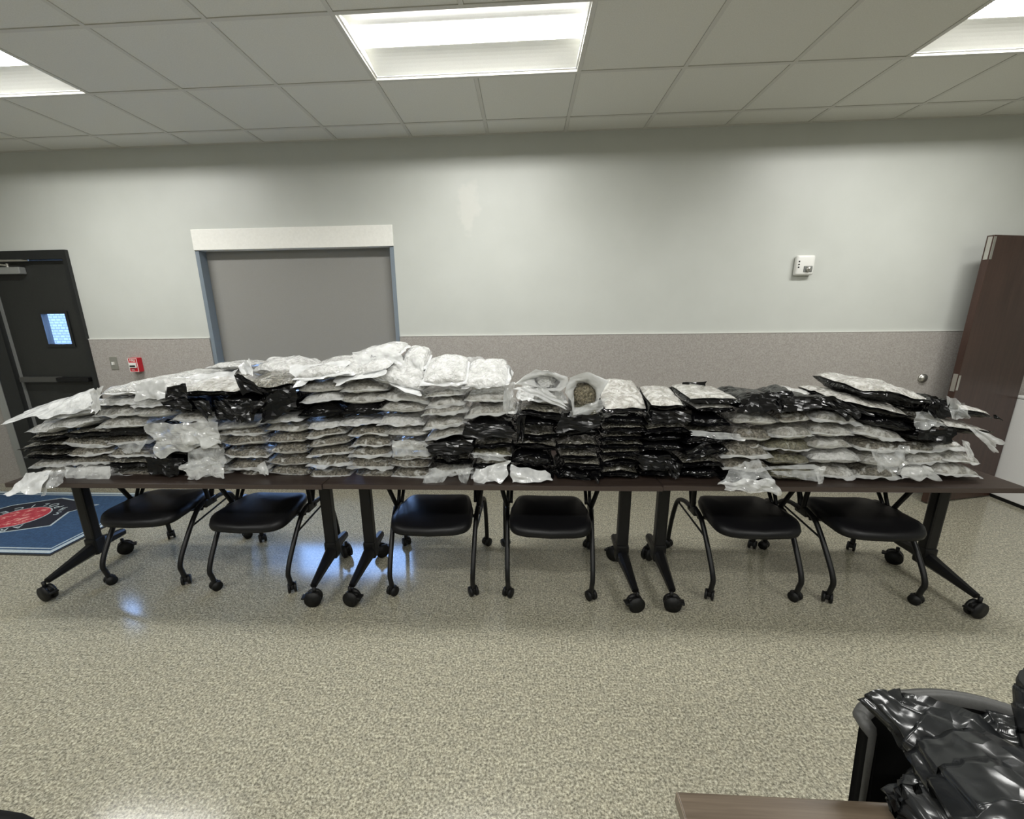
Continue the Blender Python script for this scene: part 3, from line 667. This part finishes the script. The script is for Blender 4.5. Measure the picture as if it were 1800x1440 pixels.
STACKS = [
 ('at the far left end', [
  (58, 838, 122, 830, 18, 'V', dict(flaps=[(q(50, 830, 90, 828, 70, 868, 12, 868), 'filmw', 2.10, 2.03, .008), (q(66, 832, 120, 826, 108, 850, 74, 868), 'filmc', 2.10, 2.05)])),
  (50, 819, 122, 815, 14, 'V', {}),
  (32, 805, 122, 801, 15, 'B', {}),
  (28, 791, 114, 785, 15, 'B', {}),
  (44, 776, 106, 768, 15, 'B', {}),
  (36, 762, 164, 742, 19, 'W', {}),
  (84, 735, 166, 720, 18, 'W', dict(flaps=[(q(60, 716, 164, 684, 166, 722, 10, 743), 'filmw', 2.42, 2.2, .008), (q(90, 712, 165, 690, 168, 712, 84, 736), 'film', 2.3, 2.2)])),
 ]),
 ('second from the left', [
  (118, 834, 192, 834, 21, 'W', dict(flaps=[(q(112, 822, 196, 820, 190, 846, 120, 848), 'film', 2.23, 2.17)])),
  (120, 814, 192, 812, 16, 'C', {}),
  (116, 799, 190, 796, 15, 'C', {}),
  (103, 777, 190, 783, 17, 'C', {}),
  (110, 766, 190, 762, 13, 'B', {}),
  (164, 731, 234, 726, 17, 'V', {}),
  (164, 712, 240, 708, 17, 'W', {}),
  (168, 692, 242, 690, 19, 'W', dict(flaps=[(q(160, 688, 180, 680, 176, 722, 162, 724), 'filmw', 2.21, 2.2)])),
 ]),
 ('third from the left', [
  (190, 838, 268, 836, 19, 'C', dict(flaps=[(q(186, 830, 240, 836, 258, 848, 200, 846), 'filmc')])),
  (182, 818, 258, 817, 14, 'B', {}),
  (186, 799, 262, 801, 16, 'C', {}),
  (180, 779, 262, 776, 19, 'C', dict(flaps=[(q(205, 782, 260, 772, 246, 798, 218, 796), 'filmc')])),
  (180, 763, 264, 760, 14, 'K', {}),
  (168, 750, 250, 747, 18, 'V', {}),
  (230, 731, 300, 729, 18, 'V', {}),
  (230, 711, 296, 710, 17, 'W', {}),
  (236, 690, 294, 690, 22, 'W', dict(flaps=[(q(236, 674, 292, 668, 292, 700, 238, 702), 'filmw')])),
 ]),
 ('fourth from the left', [
  (262, 832, 324, 830, 17, 'K', dict(flaps=[(q(258, 802, 320, 806, 316, 834, 262, 836), 'filmk', 2.22, 2.2)])),
  (266, 814, 330, 812, 15, 'K', {}),
  (276, 797, 336, 796, 14, 'B', {}),
  (270, 781, 344, 778, 16, 'V', dict(flaps=[(q(252, 744, 380, 742, 384, 788, 276, 796), 'film', 2.22, 2.19, .016)])),
  (292, 760, 372, 757, 17, 'V', {}),
  (298, 738, 372, 736, 17, 'V', {}),
  (290, 714, 362, 722, 20, 'K', dict(flaps=[(q(282, 706, 334, 698, 340, 722, 300, 722), 'filmk', 2.21, 2.2), (q(338, 704, 372, 704, 376, 730, 364, 738), 'filmk', 2.2, 2.18)])),
  (300, 692, 430, 690, 18, 'D', dict(pitch=.12, flaps=[(q(291, 680, 328, 673, 328, 700, 291, 701), 'filmk', 2.21, 2.2)])),
  (240, 676, 420, 664, 20, 'W', dict(y=2.5, d=.3, flaps=[(q(300, 664, 420, 650, 420, 682, 250, 676), 'filmw', 2.5, 2.44)])),
 ]),
 ('fifth from the left', [
  (322, 834, 394, 832, 18, 'V', dict(flaps=[(q(318, 818, 380, 800, 396, 838, 330, 842), 'film', 2.22, 2.17, .016)])),
  (324, 814, 396, 811, 18, 'V', dict(flaps=[(q(334, 786, 392, 788, 398, 820, 326, 822), 'filmc', 2.22, 2.2, .016)])),
  (320, 796, 388, 792, 16, 'C', {}),
  (330, 778, 392, 774, 18, 'V', dict(flaps=[(q(318, 762, 378, 752, 386, 780, 330, 788), 'film', 2.2, 2.18, .016)])),
  (372, 755, 450, 751, 16, 'W', {}),
  (380, 728, 450, 726, 18, 'K', dict(flaps=[(q(378, 704, 404, 704, 424, 738, 384, 738), 'filmk', 2.21, 2.2)])),
  (384, 708, 452, 706, 17, 'K', {}),
  (420, 690, 528, 680, 22, 'B', dict(pitch=.2, flaps=[(q(410, 656, 424, 657, 472, 690, 424, 692), 'filmk', 2.24, 2.2)])),
  (362, 648, 424, 646, 11, 'W', dict(y=2.52, d=.3)),
  (438, 655, 530, 656, 24, 'W', dict(y=2.46, d=.3, pitch=.1, flaps=[(q(420, 640, 440, 630, 446, 662, 424, 656), 'filmw', 2.46, 2.42)])),
 ]),
 ('sixth from the left', [
  (394, 846, 470, 844, 18, 'C', {}),
  (396, 824, 468, 821, 20, 'C', dict(flaps=[(q(450, 818, 468, 812, 474, 836, 456, 834), 'film')])),
  (388, 799, 468, 802, 18, 'C', {}),
  (387, 780, 466, 777, 19, 'C', {}),
  (380, 764, 464, 761, 15, 'C', {}),
 ]),
 ('seventh from the left', [
  (472, 832, 542, 834, 19, 'C', {}),
  (470, 814, 548, 814, 16, 'C', {}),
  (470, 796, 538, 794, 18, 'C', {}),
  (466, 776, 538, 773, 18, 'C', {}),
  (460, 758, 538, 754, 15, 'V', {}),
  (448, 744, 526, 737, 15, 'W', {}),
  (450, 720, 528, 716, 22, 'K', dict(flaps=[(q(470, 694, 520, 672, 526, 722, 456, 742), 'filmk', 2.22, 2.2, .016), (q(410, 712, 470, 700, 444, 742, 412, 740), 'filmk', 2.2, 2.17, .016)])),
  (508, 702, 524, 700, 14, 'K', {}),
 ]),
 ('eighth from the left', [
  (540, 838, 613, 836, 19, 'C', {}),
  (538, 816, 612, 814, 18, 'C', {}),
  (538, 800, 618, 795, 15, 'C', {}),
  (538, 787, 612, 776, 18, 'C', {}),
  (536, 768, 604, 761, 18, 'C', {}),
  (538, 752, 596, 745, 16, 'W', {}),
  (524, 730, 602, 726, 22, 'K', {}),
  (526, 708, 600, 700, 18, 'W', {}),
  (518, 686, 602, 684, 18, 'V', {}),
  (512, 668, 618, 654, 22, 'W', dict(pitch=.1, flaps=[(q(512, 642, 608, 634, 616, 656, 514, 676), 'filmw', 2.36, 2.22, .01)])),
 ]),
 ('ninth from the left', [
  (616, 842, 690, 841, 18, 'C', {}),
  (612, 820, 686, 820, 19, 'C', {}),
  (614, 800, 682, 799, 15, 'C', {}),
  (616, 783, 684, 781, 19, 'C', {}),
  (610, 764, 680, 762, 17, 'C', {}),
  (592, 746, 670, 743, 14, 'W', {}),
  (600, 725, 664, 723, 19, 'K', {}),
  (594, 705, 678, 705, 18, 'V', {}),
  (598, 684, 676, 684, 20, 'V', {}),
  (588, 674, 682, 648, 20, 'W', dict(pitch=.12, flaps=[(q(590, 654, 680, 638, 682, 656, 590, 676), 'filmw', 2.34, 2.2, .008)])),
  (622, 638, 702, 622, 18, 'W', dict(y=2.42, d=.3, pitch=.15, flaps=[(q(616, 620, 695, 604, 716, 640, 620, 652), 'film', 2.44, 2.34, .008)])),
 ]),
 ('tenth from the left', [
  (688, 837, 755, 835, 15, 'C', {}),
  (682, 818, 754, 820, 18, 'C', {}),
  (688, 805, 758, 806, 13, 'C', {}),
  (686, 788, 762, 788, 18, 'V', dict(flaps=[(q(688, 774, 750, 774, 764, 800, 688, 800), 'filmc', 2.22, 2.2, .012)])),
  (672, 762, 750, 764, 16, 'V', {}),
  (664, 744, 742, 746, 22, 'W', {}),
  (664, 722, 746, 722, 17, 'V', {}),
  (660, 698, 750, 704, 18, 'V', {}),
  (648, 662, 744, 690, 22, 'W', dict(pitch=.22, flaps=[(q(690, 636, 744, 668, 738, 694, 652, 668), 'filmw', 2.4, 2.21, .01)])),
  (700, 648, 746, 646, 26, 'W', dict(y=2.45, d=.28, pitch=.25, flaps=[(q(716, 628, 743, 628, 746, 664, 720, 660), 'film', 2.44, 2.4, .008)])),
 ]),
 ('eleventh from the left', [
  (758, 833, 830, 832, 24, 'V', dict(flaps=[(q(756, 822, 800, 826, 770, 856, 742, 850), 'filmc', 2.21, 2.16), (q(800, 826, 832, 822, 824, 842, 815, 856), 'filmc', 2.21, 2.16)])),
  (764, 812, 826, 812, 15, 'B', {}),
  (752, 791, 832, 790, 28, 'K', dict(flaps=[(q(764, 792, 800, 790, 812, 806, 790, 814), 'filmk', 2.22, 2.18, .016), (q(748, 780, 830, 772, 826, 800, 760, 798), 'filmk', 2.22, 2.19, .016)])),
  (748, 773, 816, 760, 15, 'V', {}),
  (744, 753, 816, 742, 17, 'V', {}),
  (742, 731, 816, 719, 19, 'V', {}),
  (748, 716, 812, 706, 16, 'V', {}),
  (744, 697, 816, 692, 13, 'V', {}),
  (742, 674, 818, 672, 20, 'W', dict(pitch=.3, d=.34)),
 ]),
 ('twelfth from the left', [
  (830, 840, 888, 840, 20, 'W', dict(flaps=[(q(832, 826, 896, 808, 886, 846, 832, 852), 'filmw', 2.22, 2.17, .014)])),
  (834, 820, 896, 818, 16, 'B', {}),
  (830, 798, 900, 802, 17, 'G', dict(flaps=[(q(830, 796, 870, 794, 900, 812, 832, 804), 'filmc', 2.21, 2.2)])),
  (832, 784, 902, 783, 15, 'B', {}),
  (814, 758, 908, 760, 28, 'K', dict(flaps=[(q(812, 742, 904, 750, 900, 770, 818, 770), 'filmk', 2.22, 2.2, .006)])),
  (818, 730, 908, 724, 20, 'V', {}),
  (816, 704, 896, 702, 19, 'V', {}),
  (814, 684, 892, 680, 20, 'W', dict(pitch=.3, d=.34, flaps=[(q(820, 628, 846, 626, 874, 648, 832, 658), 'filmc', 2.56, 2.5, .005), (q(878, 646, 896, 642, 904, 660, 884, 672), 'filmw', 2.46, 2.44, .016), (q(888, 668, 906, 674, 900, 720, 884, 724), 'filmc', 2.26, 2.22)])),
 ]),
 ('thirteenth from the left', [
  (898, 838, 972, 838, 17, 'K', dict(flaps=[(q(892, 816, 960, 828, 972, 844, 900, 850), 'filmw', 2.22, 2.16, .016)])),
  (898, 812, 972, 814, 26, 'K', {}),
  (904, 783, 980, 788, 16, 'B', {}),
  (912, 767, 980, 769, 17, 'B', {}),
  (908, 748, 982, 748, 19, 'K', {}),
  (912, 724, 990, 730, 22, 'B', dict(flaps=[(q(908, 732, 924, 730, 920, 776, 908, 778), 'filmk')])),
 ]),
 ('fourteenth from the left', [
  (982, 838, 1058, 837, 19, 'K', dict(flaps=[(q(1030, 830, 1058, 826, 1052, 852, 1044, 842), 'filmk', 2.22, 2.15)])),
  (990, 820, 1058, 820, 16, 'B', {}),
  (982, 803, 1054, 806, 16, 'B', {}),
  (978, 786, 1054, 786, 16, 'B', {}),
  (975, 764, 1056, 760, 20, 'K', {}),
  (972, 744, 1058, 740, 20, 'K', dict(flaps=[(q(985, 735, 1052, 726, 1058, 752, 978, 760), 'filmk', 2.22, 2.2)])),
 ]),
 ('fifteenth from the left', [
  (1056, 834, 1124, 834, 18, 'B', {}),
  (1058, 814, 1126, 813, 19, 'B', {}),
  (1058, 799, 1132, 798, 14, 'B', {}),
  (1058, 786, 1134, 785, 14, 'B', {}),
  (1058, 772, 1134, 770, 14, 'B', {}),
  (1058, 758, 1136, 755, 18, 'B', {}),
  (1060, 741, 1136, 741, 17, 'K', {}),
  (1062, 722, 1140, 720, 20, 'D', dict(pitch=.35, d=.32)),
 ]),
 ('ninth from the right', [
  (1132, 833, 1182, 833, 18, 'B', {}),
  (1128, 812, 1192, 812, 22, 'K', dict(flaps=[(q(1124, 800, 1180, 800, 1186, 830, 1130, 826), 'filmk')])),
  (1126, 789, 1204, 788, 20, 'K', {}),
  (1128, 772, 1202, 772, 16, 'K', {}),
  (1136, 756, 1208, 756, 18, 'B', {}),
  (1142, 734, 1218, 736, 24, 'K', dict(flaps=[(q(1146, 722, 1216, 722, 1210, 748, 1148, 744), 'filmk')])),
  (1144, 714, 1204, 715, 18, 'D', dict(pitch=.16, d=.30)),
 ]),
 ('eighth from the right', [
  (1190, 834, 1262, 834, 16, 'K', dict(flaps=[(q(1176, 808, 1200, 816, 1192, 840, 1174, 836), 'filmk')])),
  (1200, 817, 1272, 816, 18, 'B', {}),
  (1204, 797, 1284, 794, 20, 'K', dict(flaps=[(q(1206, 794, 1240, 776, 1262, 790, 1208, 812), 'filmk', 2.22, 2.19, .016)])),
  (1204, 778, 1296, 774, 18, 'K', {}),
  (1206, 762, 1276, 760, 14, 'B', dict(flaps=[(q(1212, 756, 1296, 762, 1310, 775, 1216, 766), 'filmc', 2.22, 2.2, .006)])),
  (1216, 744, 1284, 744, 24, 'K', {}),
  (1224, 720, 1292, 718, 16, 'D', {}),
  (1212, 702, 1300, 705, 17, 'D', dict(pitch=.04, d=.34, flaps=[(q(1200, 672, 1242, 670, 1239, 686, 1196, 692), 'filmk', 2.55, 2.5, .008), (q(1144, 686, 1200, 678, 1200, 690, 1146, 692), 'filmk', 2.58, 2.55)])),
 ]),
 ('seventh from the right', [
  (1270, 842, 1348, 843, 17, 'K', dict(flaps=[(q(1286, 822, 1330, 806, 1360, 846, 1262, 852), 'filmc', 2.2, 2.13, .012), (q(1262, 848, 1356, 840, 1372, 872, 1278, 862), 'film', 2.13, 2.10, .014)])),
  (1274, 824, 1352, 823, 19, 'C', {}),
  (1272, 800, 1356, 798, 22, 'C', {}),
  (1294, 772, 1362, 768, 22, 'C', {}),
  (1288, 743, 1370, 741, 21, 'V', {}),
  (1298, 716, 1378, 712, 24, 'K', dict(flaps=[(q(1322, 692, 1352, 688, 1378, 722, 1294, 728), 'filmk', 2.26, 2.21, .014)])),
 ]),
 ('sixth from the right', [
  (1354, 838, 1440, 840, 22, 'G', dict(flaps=[(q(1352, 828, 1436, 826, 1446, 848, 1362, 834), 'filmc', 2.22, 2.2, .006)])),
  (1350, 813, 1430, 814, 18, 'G', dict(flaps=[(q(1352, 820, 1430, 816, 1448, 826, 1350, 824), 'filmc', 2.22, 2.2, .006)])),
  (1348, 790, 1434, 789, 22, 'G', {}),
  (1360, 766, 1434, 763, 23, 'V', {}),
  (1370, 739, 1430, 737, 20, 'C', {}),
  (1376, 712, 1440, 712, 22, 'K', dict(flaps=[(q(1380, 698, 1444, 696, 1440, 722, 1372, 724), 'filmk', 2.23, 2.2, .008), (q(1355, 692, 1394, 686, 1392, 700, 1370, 714), 'filmk', 2.25, 2.22)])),
  (1380, 698, 1440, 698, 12, 'W', dict(y=2.44, d=.28)),
 ]),
 ('fifth from the right', [
  (1436, 836, 1510, 838, 24, 'V', dict(flaps=[(q(1432, 824, 1450, 820, 1446, 846, 1434, 852), 'film')])),
  (1428, 809, 1520, 812, 22, 'W', {}),
  (1426, 786, 1506, 786, 18, 'V', {}),
  (1430, 761, 1504, 763, 21, 'V', {}),
  (1432, 737, 1512, 741, 21, 'V', {}),
  (1442, 712, 1506, 726, 20, 'K', dict(flaps=[(q(1442, 698, 1466, 696, 1508, 734, 1484, 738), 'filmk', 2.24, 2.2, .01), (q(1466, 698, 1500, 712, 1540, 732, 1500, 734), 'filmk', 2.24, 2.2, .01)])),
 ]),
 ('fourth from the right', [
  (1510, 837, 1582, 839, 22, 'C', {}),
  (1516, 813, 1606, 817, 20, 'V', dict(flaps=[(q(1524, 790, 1600, 782, 1582, 828, 1540, 826), 'filmc', 2.21, 2.18, .018)])),
  (1514, 786, 1590, 791, 19, 'C', {}),
  (1500, 758, 1592, 772, 22, 'V', {}),
  (1518, 740, 1614, 758, 22, 'K', {}),
  (1482, 710, 1606, 736, 22, 'D', dict(pitch=.06, d=.42)),
 ]),
 ('third from the right', [
  (1580, 834, 1650, 830, 22, 'W', dict(flaps=[(q(1584, 822, 1636, 820, 1650, 842, 1582, 842), 'film')])),
  (1602, 812, 1670, 812, 19, 'V', {}),
  (1588, 792, 1652, 790, 19, 'C', {}),
  (1600, 768, 1682, 776, 22, 'K', dict(flaps=[(q(1616, 756, 1682, 752, 1672, 780, 1612, 772), 'filmk', 2.22, 2.2, .012)])),
  (1604, 740, 1668, 748, 22, 'B', dict(flaps=[(q(1608, 724, 1636, 722, 1664, 748, 1610, 754), 'filmc', 2.24, 2.22)])),
  (1516, 686, 1640, 708, 26, 'D', dict(pitch=.05, y=2.27, d=.42, flaps=[(q(1634, 696, 1664, 704, 1668, 736, 1636, 730), 'filmk', 2.22, 2.2, .02)])),
 ]),
 ('second from the right', [
  (1646, 832, 1728, 836, 20, 'V', {}),
  (1664, 808, 1730, 816, 18, 'V', {}),
  (1640, 789, 1696, 786, 18, 'V', dict(flaps=[(q(1690, 774, 1702, 776, 1710, 802, 1696, 806), 'film')])),
  (1668, 752, 1748, 762, 16, 'D', dict(y=2.32)),
  (1650, 724, 1700, 730, 28, 'K', dict(flaps=[(q(1662, 698, 1690, 706, 1700, 736, 1668, 740), 'filmc', 2.22, 2.2, .02)])),
  (1690, 722, 1748, 734, 17, 'D', dict(y=2.34, flaps=[(q(1744, 728, 1752, 728, 1762, 738, 1748, 736), 'filmk', 2.34, 2.33), (q(1692, 744, 1712, 752, 1760, 774, 1745, 796), 'film', 2.3, 2.26, .012)])),
 ]),
]
ORD = ['bottom', 'second', 'third', 'fourth', 'fifth', 'sixth', 'seventh', 'eighth', 'ninth', 'tenth', 'eleventh']
for sname, items in STACKS:
    for k, it in enumerate(items):
        xl, yl, xr, yr, th, kind, opt = it
        pos = 'top' if k == len(items)-1 else ('bottom' if k == 0 else ORD[k]+' from the bottom')
        lab = '%s, %s of the stack %s' % (LOOK[kind], pos, sname)
        bag(xl, yl, xr, yr, th, kind, lab, **opt)
# ---- two loosely open bags lying on the black stacks
def open_bag(label, outer, inner, yo, yi, back, ball, br, film, tail, fill='herb'):
    c = at(*ball, yi+.05); t = thing('open_bag', label, 'bag', (c.x, c.y, c.z-br))
    org = Vector(t.location); n = 40
    def resample(P, Y):
        Q = [at(a, b, Y) for a, b in P]; L_ = []
        for k in range(n):
            s = k/n*len(Q); i = int(s); f = s-i; f = f*f*(3-2*f)*.5+f*.5
            L_.append(Q[i % len(Q)].lerp(Q[(i+1) % len(Q)], f))
        return L_
    o_, i_ = resample(outer, yo), resample(inner, yi); rings = []
    for k in range(7):
        f = k/6; rings.append([a.lerp(b, f)+Vector((0, -.012*math.sin(f*PI), .0))+Vector((.006*nz(a, 30, 3+k*.2), .01*nz(a, 25, 8+f), .006*nz(a, 28, 5+f))) for a, b in zip(o_, i_)])
    cc = sum(i_, Vector())/n
    for k in range(1, 7):
        f = k/6; s = 1+.25*math.sin(f*PI)-.35*f*f
        rings.append([Vector((cc.x+(p.x-cc.x)*s*1.15, yi+back*f, max(cc.z+(p.z-cc.z)*s-tail*f, .9)))+Vector((.01*nz(p, 20, f*9), 0, .01*nz(p, 20, f*9+4))) for p in i_])
    bm = bmesh.new(); loft(bm, [[p-org for p in r] for r in rings], False, True)
    link('film', bm, M[film], t, True)
    bm = bmesh.new(); bmesh.ops.create_icosphere(bm, subdivisions=5, radius=br)
    for v in bm.verts:
        k = 1+.12*nz(v.co, 30, 2)+.22*abs(nz(v.co, 75, 4)); v.co = Vector((v.co.x*1.0*k, v.co.y*.9*k, v.co.z*k+br))
    link('herb', bm, M[fill], t, True)
    return t
open_bag('open white bag mouth showing a ball of brown-green herb above the black stacks',
         q(1002, 664, 1032, 653, 1070, 669, 1060, 686, 1046, 718, 1007, 730, 1004, 706, 992, 690), q(1016, 672, 1032, 672, 1046, 684, 1048, 704, 1040, 716, 1010, 716, 1008, 692, 1012, 680), 2.235, 2.27, .26, (1027, 694), .062, 'filmw', .02)
open_bag('open milky bag with grey herb inside, left of the round herb opening',
         q(904, 676, 924, 660, 942, 650, 966, 652, 996, 662, 1000, 676, 984, 688, 956, 686, 934, 678), q(938, 664, 956, 660, 976, 664, 984, 672, 976, 682, 956, 683, 944, 676), 2.24, 2.27, .24, (958, 669), .050, 'filmw', .0, 'W')
bag(914, 698, 996, 706, 24, 'W', 'milky flat bag with folded open lip, under the open milky bag', y=2.26, d=.3, flaps=[(q(905, 682, 960, 684, 1000, 712, 994, 720), 'filmw', 2.24, 2.20, .012), (q(912, 690, 940, 694, 936, 706, 916, 704), 'filmw', 2.22, 2.2, .006)])
bag(1006, 738, 1052, 726, 30, 'G', 'green herb bulge of the bag hanging below the round herb opening', y=2.26, d=.25, flaps=[(q(1000, 722, 1064, 700, 1058, 720, 1004, 742), 'filmc', 2.23, 2.23, .006)])
# ---- handwriting on two film flaps
def scribble(pts, Y, parent):
    bm = bmesh.new(); inv = parent.matrix_world.inverted()
    tube(bm, [inv @ at(a, b, Y) for a, b in pts], .0011, 6, 3); link('handwriting', bm, M['ink'], parent, True)
tops = {o['label']: o for o in COL.objects if o.get('category') == 'bag'}
b1 = tops['milky white bag, top of the stack twelfth from the left']
scribble([(838, 646), (842, 641), (848, 640), (846, 643), (839, 648)], 2.50, b1)
scribble([(866, 646), (867, 651), (870, 647), (873, 646)], 2.50, b1)
b2 = tops['milky white bag, top of the stack ninth from the left']
scribble([(652, 629), (653, 624), (656, 628), (659, 626), (661, 627)], 2.38, b2)
# ------------------------------------------------------------------ foreground, lower right
t = thing('front_table', 'mid-brown wood table corner at the bottom edge of the picture', 'table', (0, 0, 0))
P = [atz(1190, 1392, .745), atz(1555, 1402, .745)]
x0, y1 = P[0].x, P[0].y
link('tabletop', BX(x0, x0+1.25, y1-.62, y1, .717, .745, bev=.002), M['tabletop2'], t)
link('edge_band', BX(x0-.002, x0, y1-.62, y1, .719, .744), plain('pale_edge_band', (.16, .125, .09), .4), t)
for s in (.12, 1.13):
    bm = bmesh.new(); box(bm, x0+s-.03, x0+s+.03, y1-.34, y1-.28, .08, .717, bev=.01); tapered(bm, (x0+s, y1-.31, .12), (x0+s, y1-.04, .09), .07, .07, .04, .03); tapered(bm, (x0+s, y1-.31, .12), (x0+s, y1-.58, .09), .07, .07, .04, .03)
    link('leg', bm, M['blackm'], t)
    for yy in (y1-.05, y1-.57): link('caster', caster(.035, .05, True), M['blackp'], t, True, loc=(x0+s, yy, 0))
# tub chair holding trash bags
t = thing('tub_chair', 'black curved-back chair holding black trash bags at lower right', 'chair', (.93, .62, 0))
org = Vector((.93, .62, 0))
def arc(off, z, lean=0):
    C_ = [Vector(p) for p in ((-.244, .125), (-.234, .165), (-.19, .196), (-.13, .218), (-.02, .232), (.06, .222), (.13, .19), (.20, .135), (.255, .06), (.27, -.02))]
    out = []
    for k in range(25):
        s_ = k/24*(len(C_)-1); i = min(int(s_), len(C_)-2); f = s_-i
        a, b, c, d = C_[max(i-1, 0)], C_[i], C_[i+1], C_[min(i+2, len(C_)-1)]
        p = .5*((2*b)+(-a+c)*f+(2*a-5*b+4*c-d)*f*f+(-a+3*b-3*c+d)*f**3); tn = (c-b).normalized()
        q_ = p+Vector((tn.y*-1, tn.x))*(off-.038)
        out.append(Vector((q_.x, q_.y-.03*(ZT-z)/.4, z)))
    return out
ZT = .815
bm = bmesh.new(); R = []
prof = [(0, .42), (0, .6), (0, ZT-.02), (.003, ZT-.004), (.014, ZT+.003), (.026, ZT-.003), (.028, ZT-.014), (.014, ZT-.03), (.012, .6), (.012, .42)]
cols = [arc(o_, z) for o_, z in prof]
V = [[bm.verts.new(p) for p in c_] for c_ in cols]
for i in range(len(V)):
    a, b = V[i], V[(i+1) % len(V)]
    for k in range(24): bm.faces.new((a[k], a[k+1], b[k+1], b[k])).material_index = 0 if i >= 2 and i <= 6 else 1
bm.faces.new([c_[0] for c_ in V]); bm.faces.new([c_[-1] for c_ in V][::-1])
link('backrest', bm, speckle('lit_rim_shell', [(.3, (.055, .055, .053)), (.7, (.065, .065, .062))], 200, .5, .3), t, True).data.materials.append(M['fabric'])  # black shell whose rim is painted grey for the overhead light on it
bm = bmesh.new(); loft(bm, [arc(-.002, ZT-.024), arc(-.006, .62), arc(-.002, .44)], False, False, False); link('shaded_back_lining', bm, M['fabric'], t, True)  # thin lining sheet, its black also holding the shade inside the backrest
bm = bmesh.new(); R = []
for sc, z in ((.9, .40), (1, .42), (1, .46), (.9, .475)):
    R.append([(x*.225*sc, y*.225*sc, z) for x, y in [(abs(math.cos(a))**.5*math.copysign(1, math.cos(a)), abs(math.sin(a))**.5*math.copysign(1, math.sin(a))) for a in [2*PI*(k+.5)/32 for k in range(32)]]])
loft(bm, R); link('seat', bm, M['seat'], t, True)
bm = bmesh.new(); cyl(bm, (0, 0, .12), (0, 0, .41), .03); link('column', bm, M['blackm'], t, True)
for k in range(5):
    a = 2*PI*k/5+.3; bm = bmesh.new(); tapered_p = (math.cos(a)*.27, math.sin(a)*.27, .075)
    tube(bm, [(0, 0, .12), (tapered_p[0]*.5, tapered_p[1]*.5, .105), tapered_p], .018); link('leg', bm, M['blackm'], t, True)
    link('caster', caster(.027, .04, False), M['blackp'], t, True, loc=(tapered_p[0], tapered_p[1], 0), rot=(0, 0, a))
def trash(label, path, radii, flat, seed, nring=42, mouth=False, amp=.02):
    P = [Vector(p) for p in path]; org = P[-1].copy(); bm = bmesh.new(); rings = []; seg = 40
    for i in range(nring+1):
        s = i/nring*(len(P)-1); k = min(int(s), len(P)-2); f = s-k; f2 = f
        a, b, c, d = P[max(k-1, 0)], P[k], P[k+1], P[min(k+2, len(P)-1)]
        p = .5*((2*b)+(-a+c)*f+(2*a-5*b+4*c-d)*f*f+(-a+3*b-3*c+d)*f**3)
        tn = (P[k+1]-P[k]).normalized(); r = radii[k]*(1-f)+radii[k+1]*f
        side = tn.cross(Vector((0, -.55, .83))).normalized(); up = side.cross(tn).normalized(); ring = []
        for j in range(seg):
            an = 2*PI*j/seg; dr = side*math.cos(an)+up*math.sin(an)*flat
            v = p+dr*r; fold = abs(nz((math.cos(an)*2.2, math.sin(an)*2.2, i/nring*1.5), 1.3, seed))
            fl2 = abs(nz((math.cos(an)*5, math.sin(an)*5, i/nring*4), 1.2, seed+6))
            v = v+dr*(amp*(.9-fold*2.5-fl2*.35)*min(1, r/.06)+.15*amp*nz(v, 30, seed)+.9*amp*nz(v, 9, seed+3)); ring.append(v-org)
        rings.append(ring)
    loft(bm, rings, not mouth, True)
    return tag(link('trash_bag', bm, M['trash'], smooth=True, loc=org), label, 'trash bag', 'black trash bags on the tub chair')
def pz(x, y, z): return atz(x, y, z)
trash('largest black trash bag, its twisted neck over the left of the curved chair back', [pz(1550, 1222, .88), pz(1572, 1246, .875), pz(1614, 1274, .865), pz(1676, 1318, .86), pz(1762, 1392, .87), pz(1862, 1490, .88)], [.040, .036, .058, .080, .108, .12], .5, 3.3, mouth=True)
trash('dark trash bag low on the chair, behind the front table corner', [pz(1596, 1362, .80), pz(1625, 1385, .80), pz(1665, 1430, .80), pz(1710, 1500, .80)], [.02, .058, .080, .05], .55, 8.1)
trash('upright black trash bag cut by the right picture edge', [pz(1822, 1192, .97), pz(1830, 1206, .955), pz(1846, 1250, .92), pz(1862, 1310, .88), pz(1866, 1380, .86)], [.028, .038, .050, .052, .04], .8, 12.7, nring=22, amp=.004)
trash('small grey-black trash bag behind the largest one, against the chair back', [pz(1712, 1290, .76), pz(1745, 1300, .76), pz(1790, 1310, .76), pz(1830, 1330, .76)], [.015, .045, .055, .03], .8, 17.2, amp=.012)
# chair cut off at the lower left corner: only its rounded arm end shows
o = copy_tree(pc); ap = pz(-22, 1472, .665); o.location = (ap.x-.33, ap.y-.15, 0); o.rotation_euler = (0, 0, PI)
o['label'] = 'black chair at the lower left picture corner, only its arm tip showing'; o['group'] = 'other chairs'
if 'group' in o: del o['group']
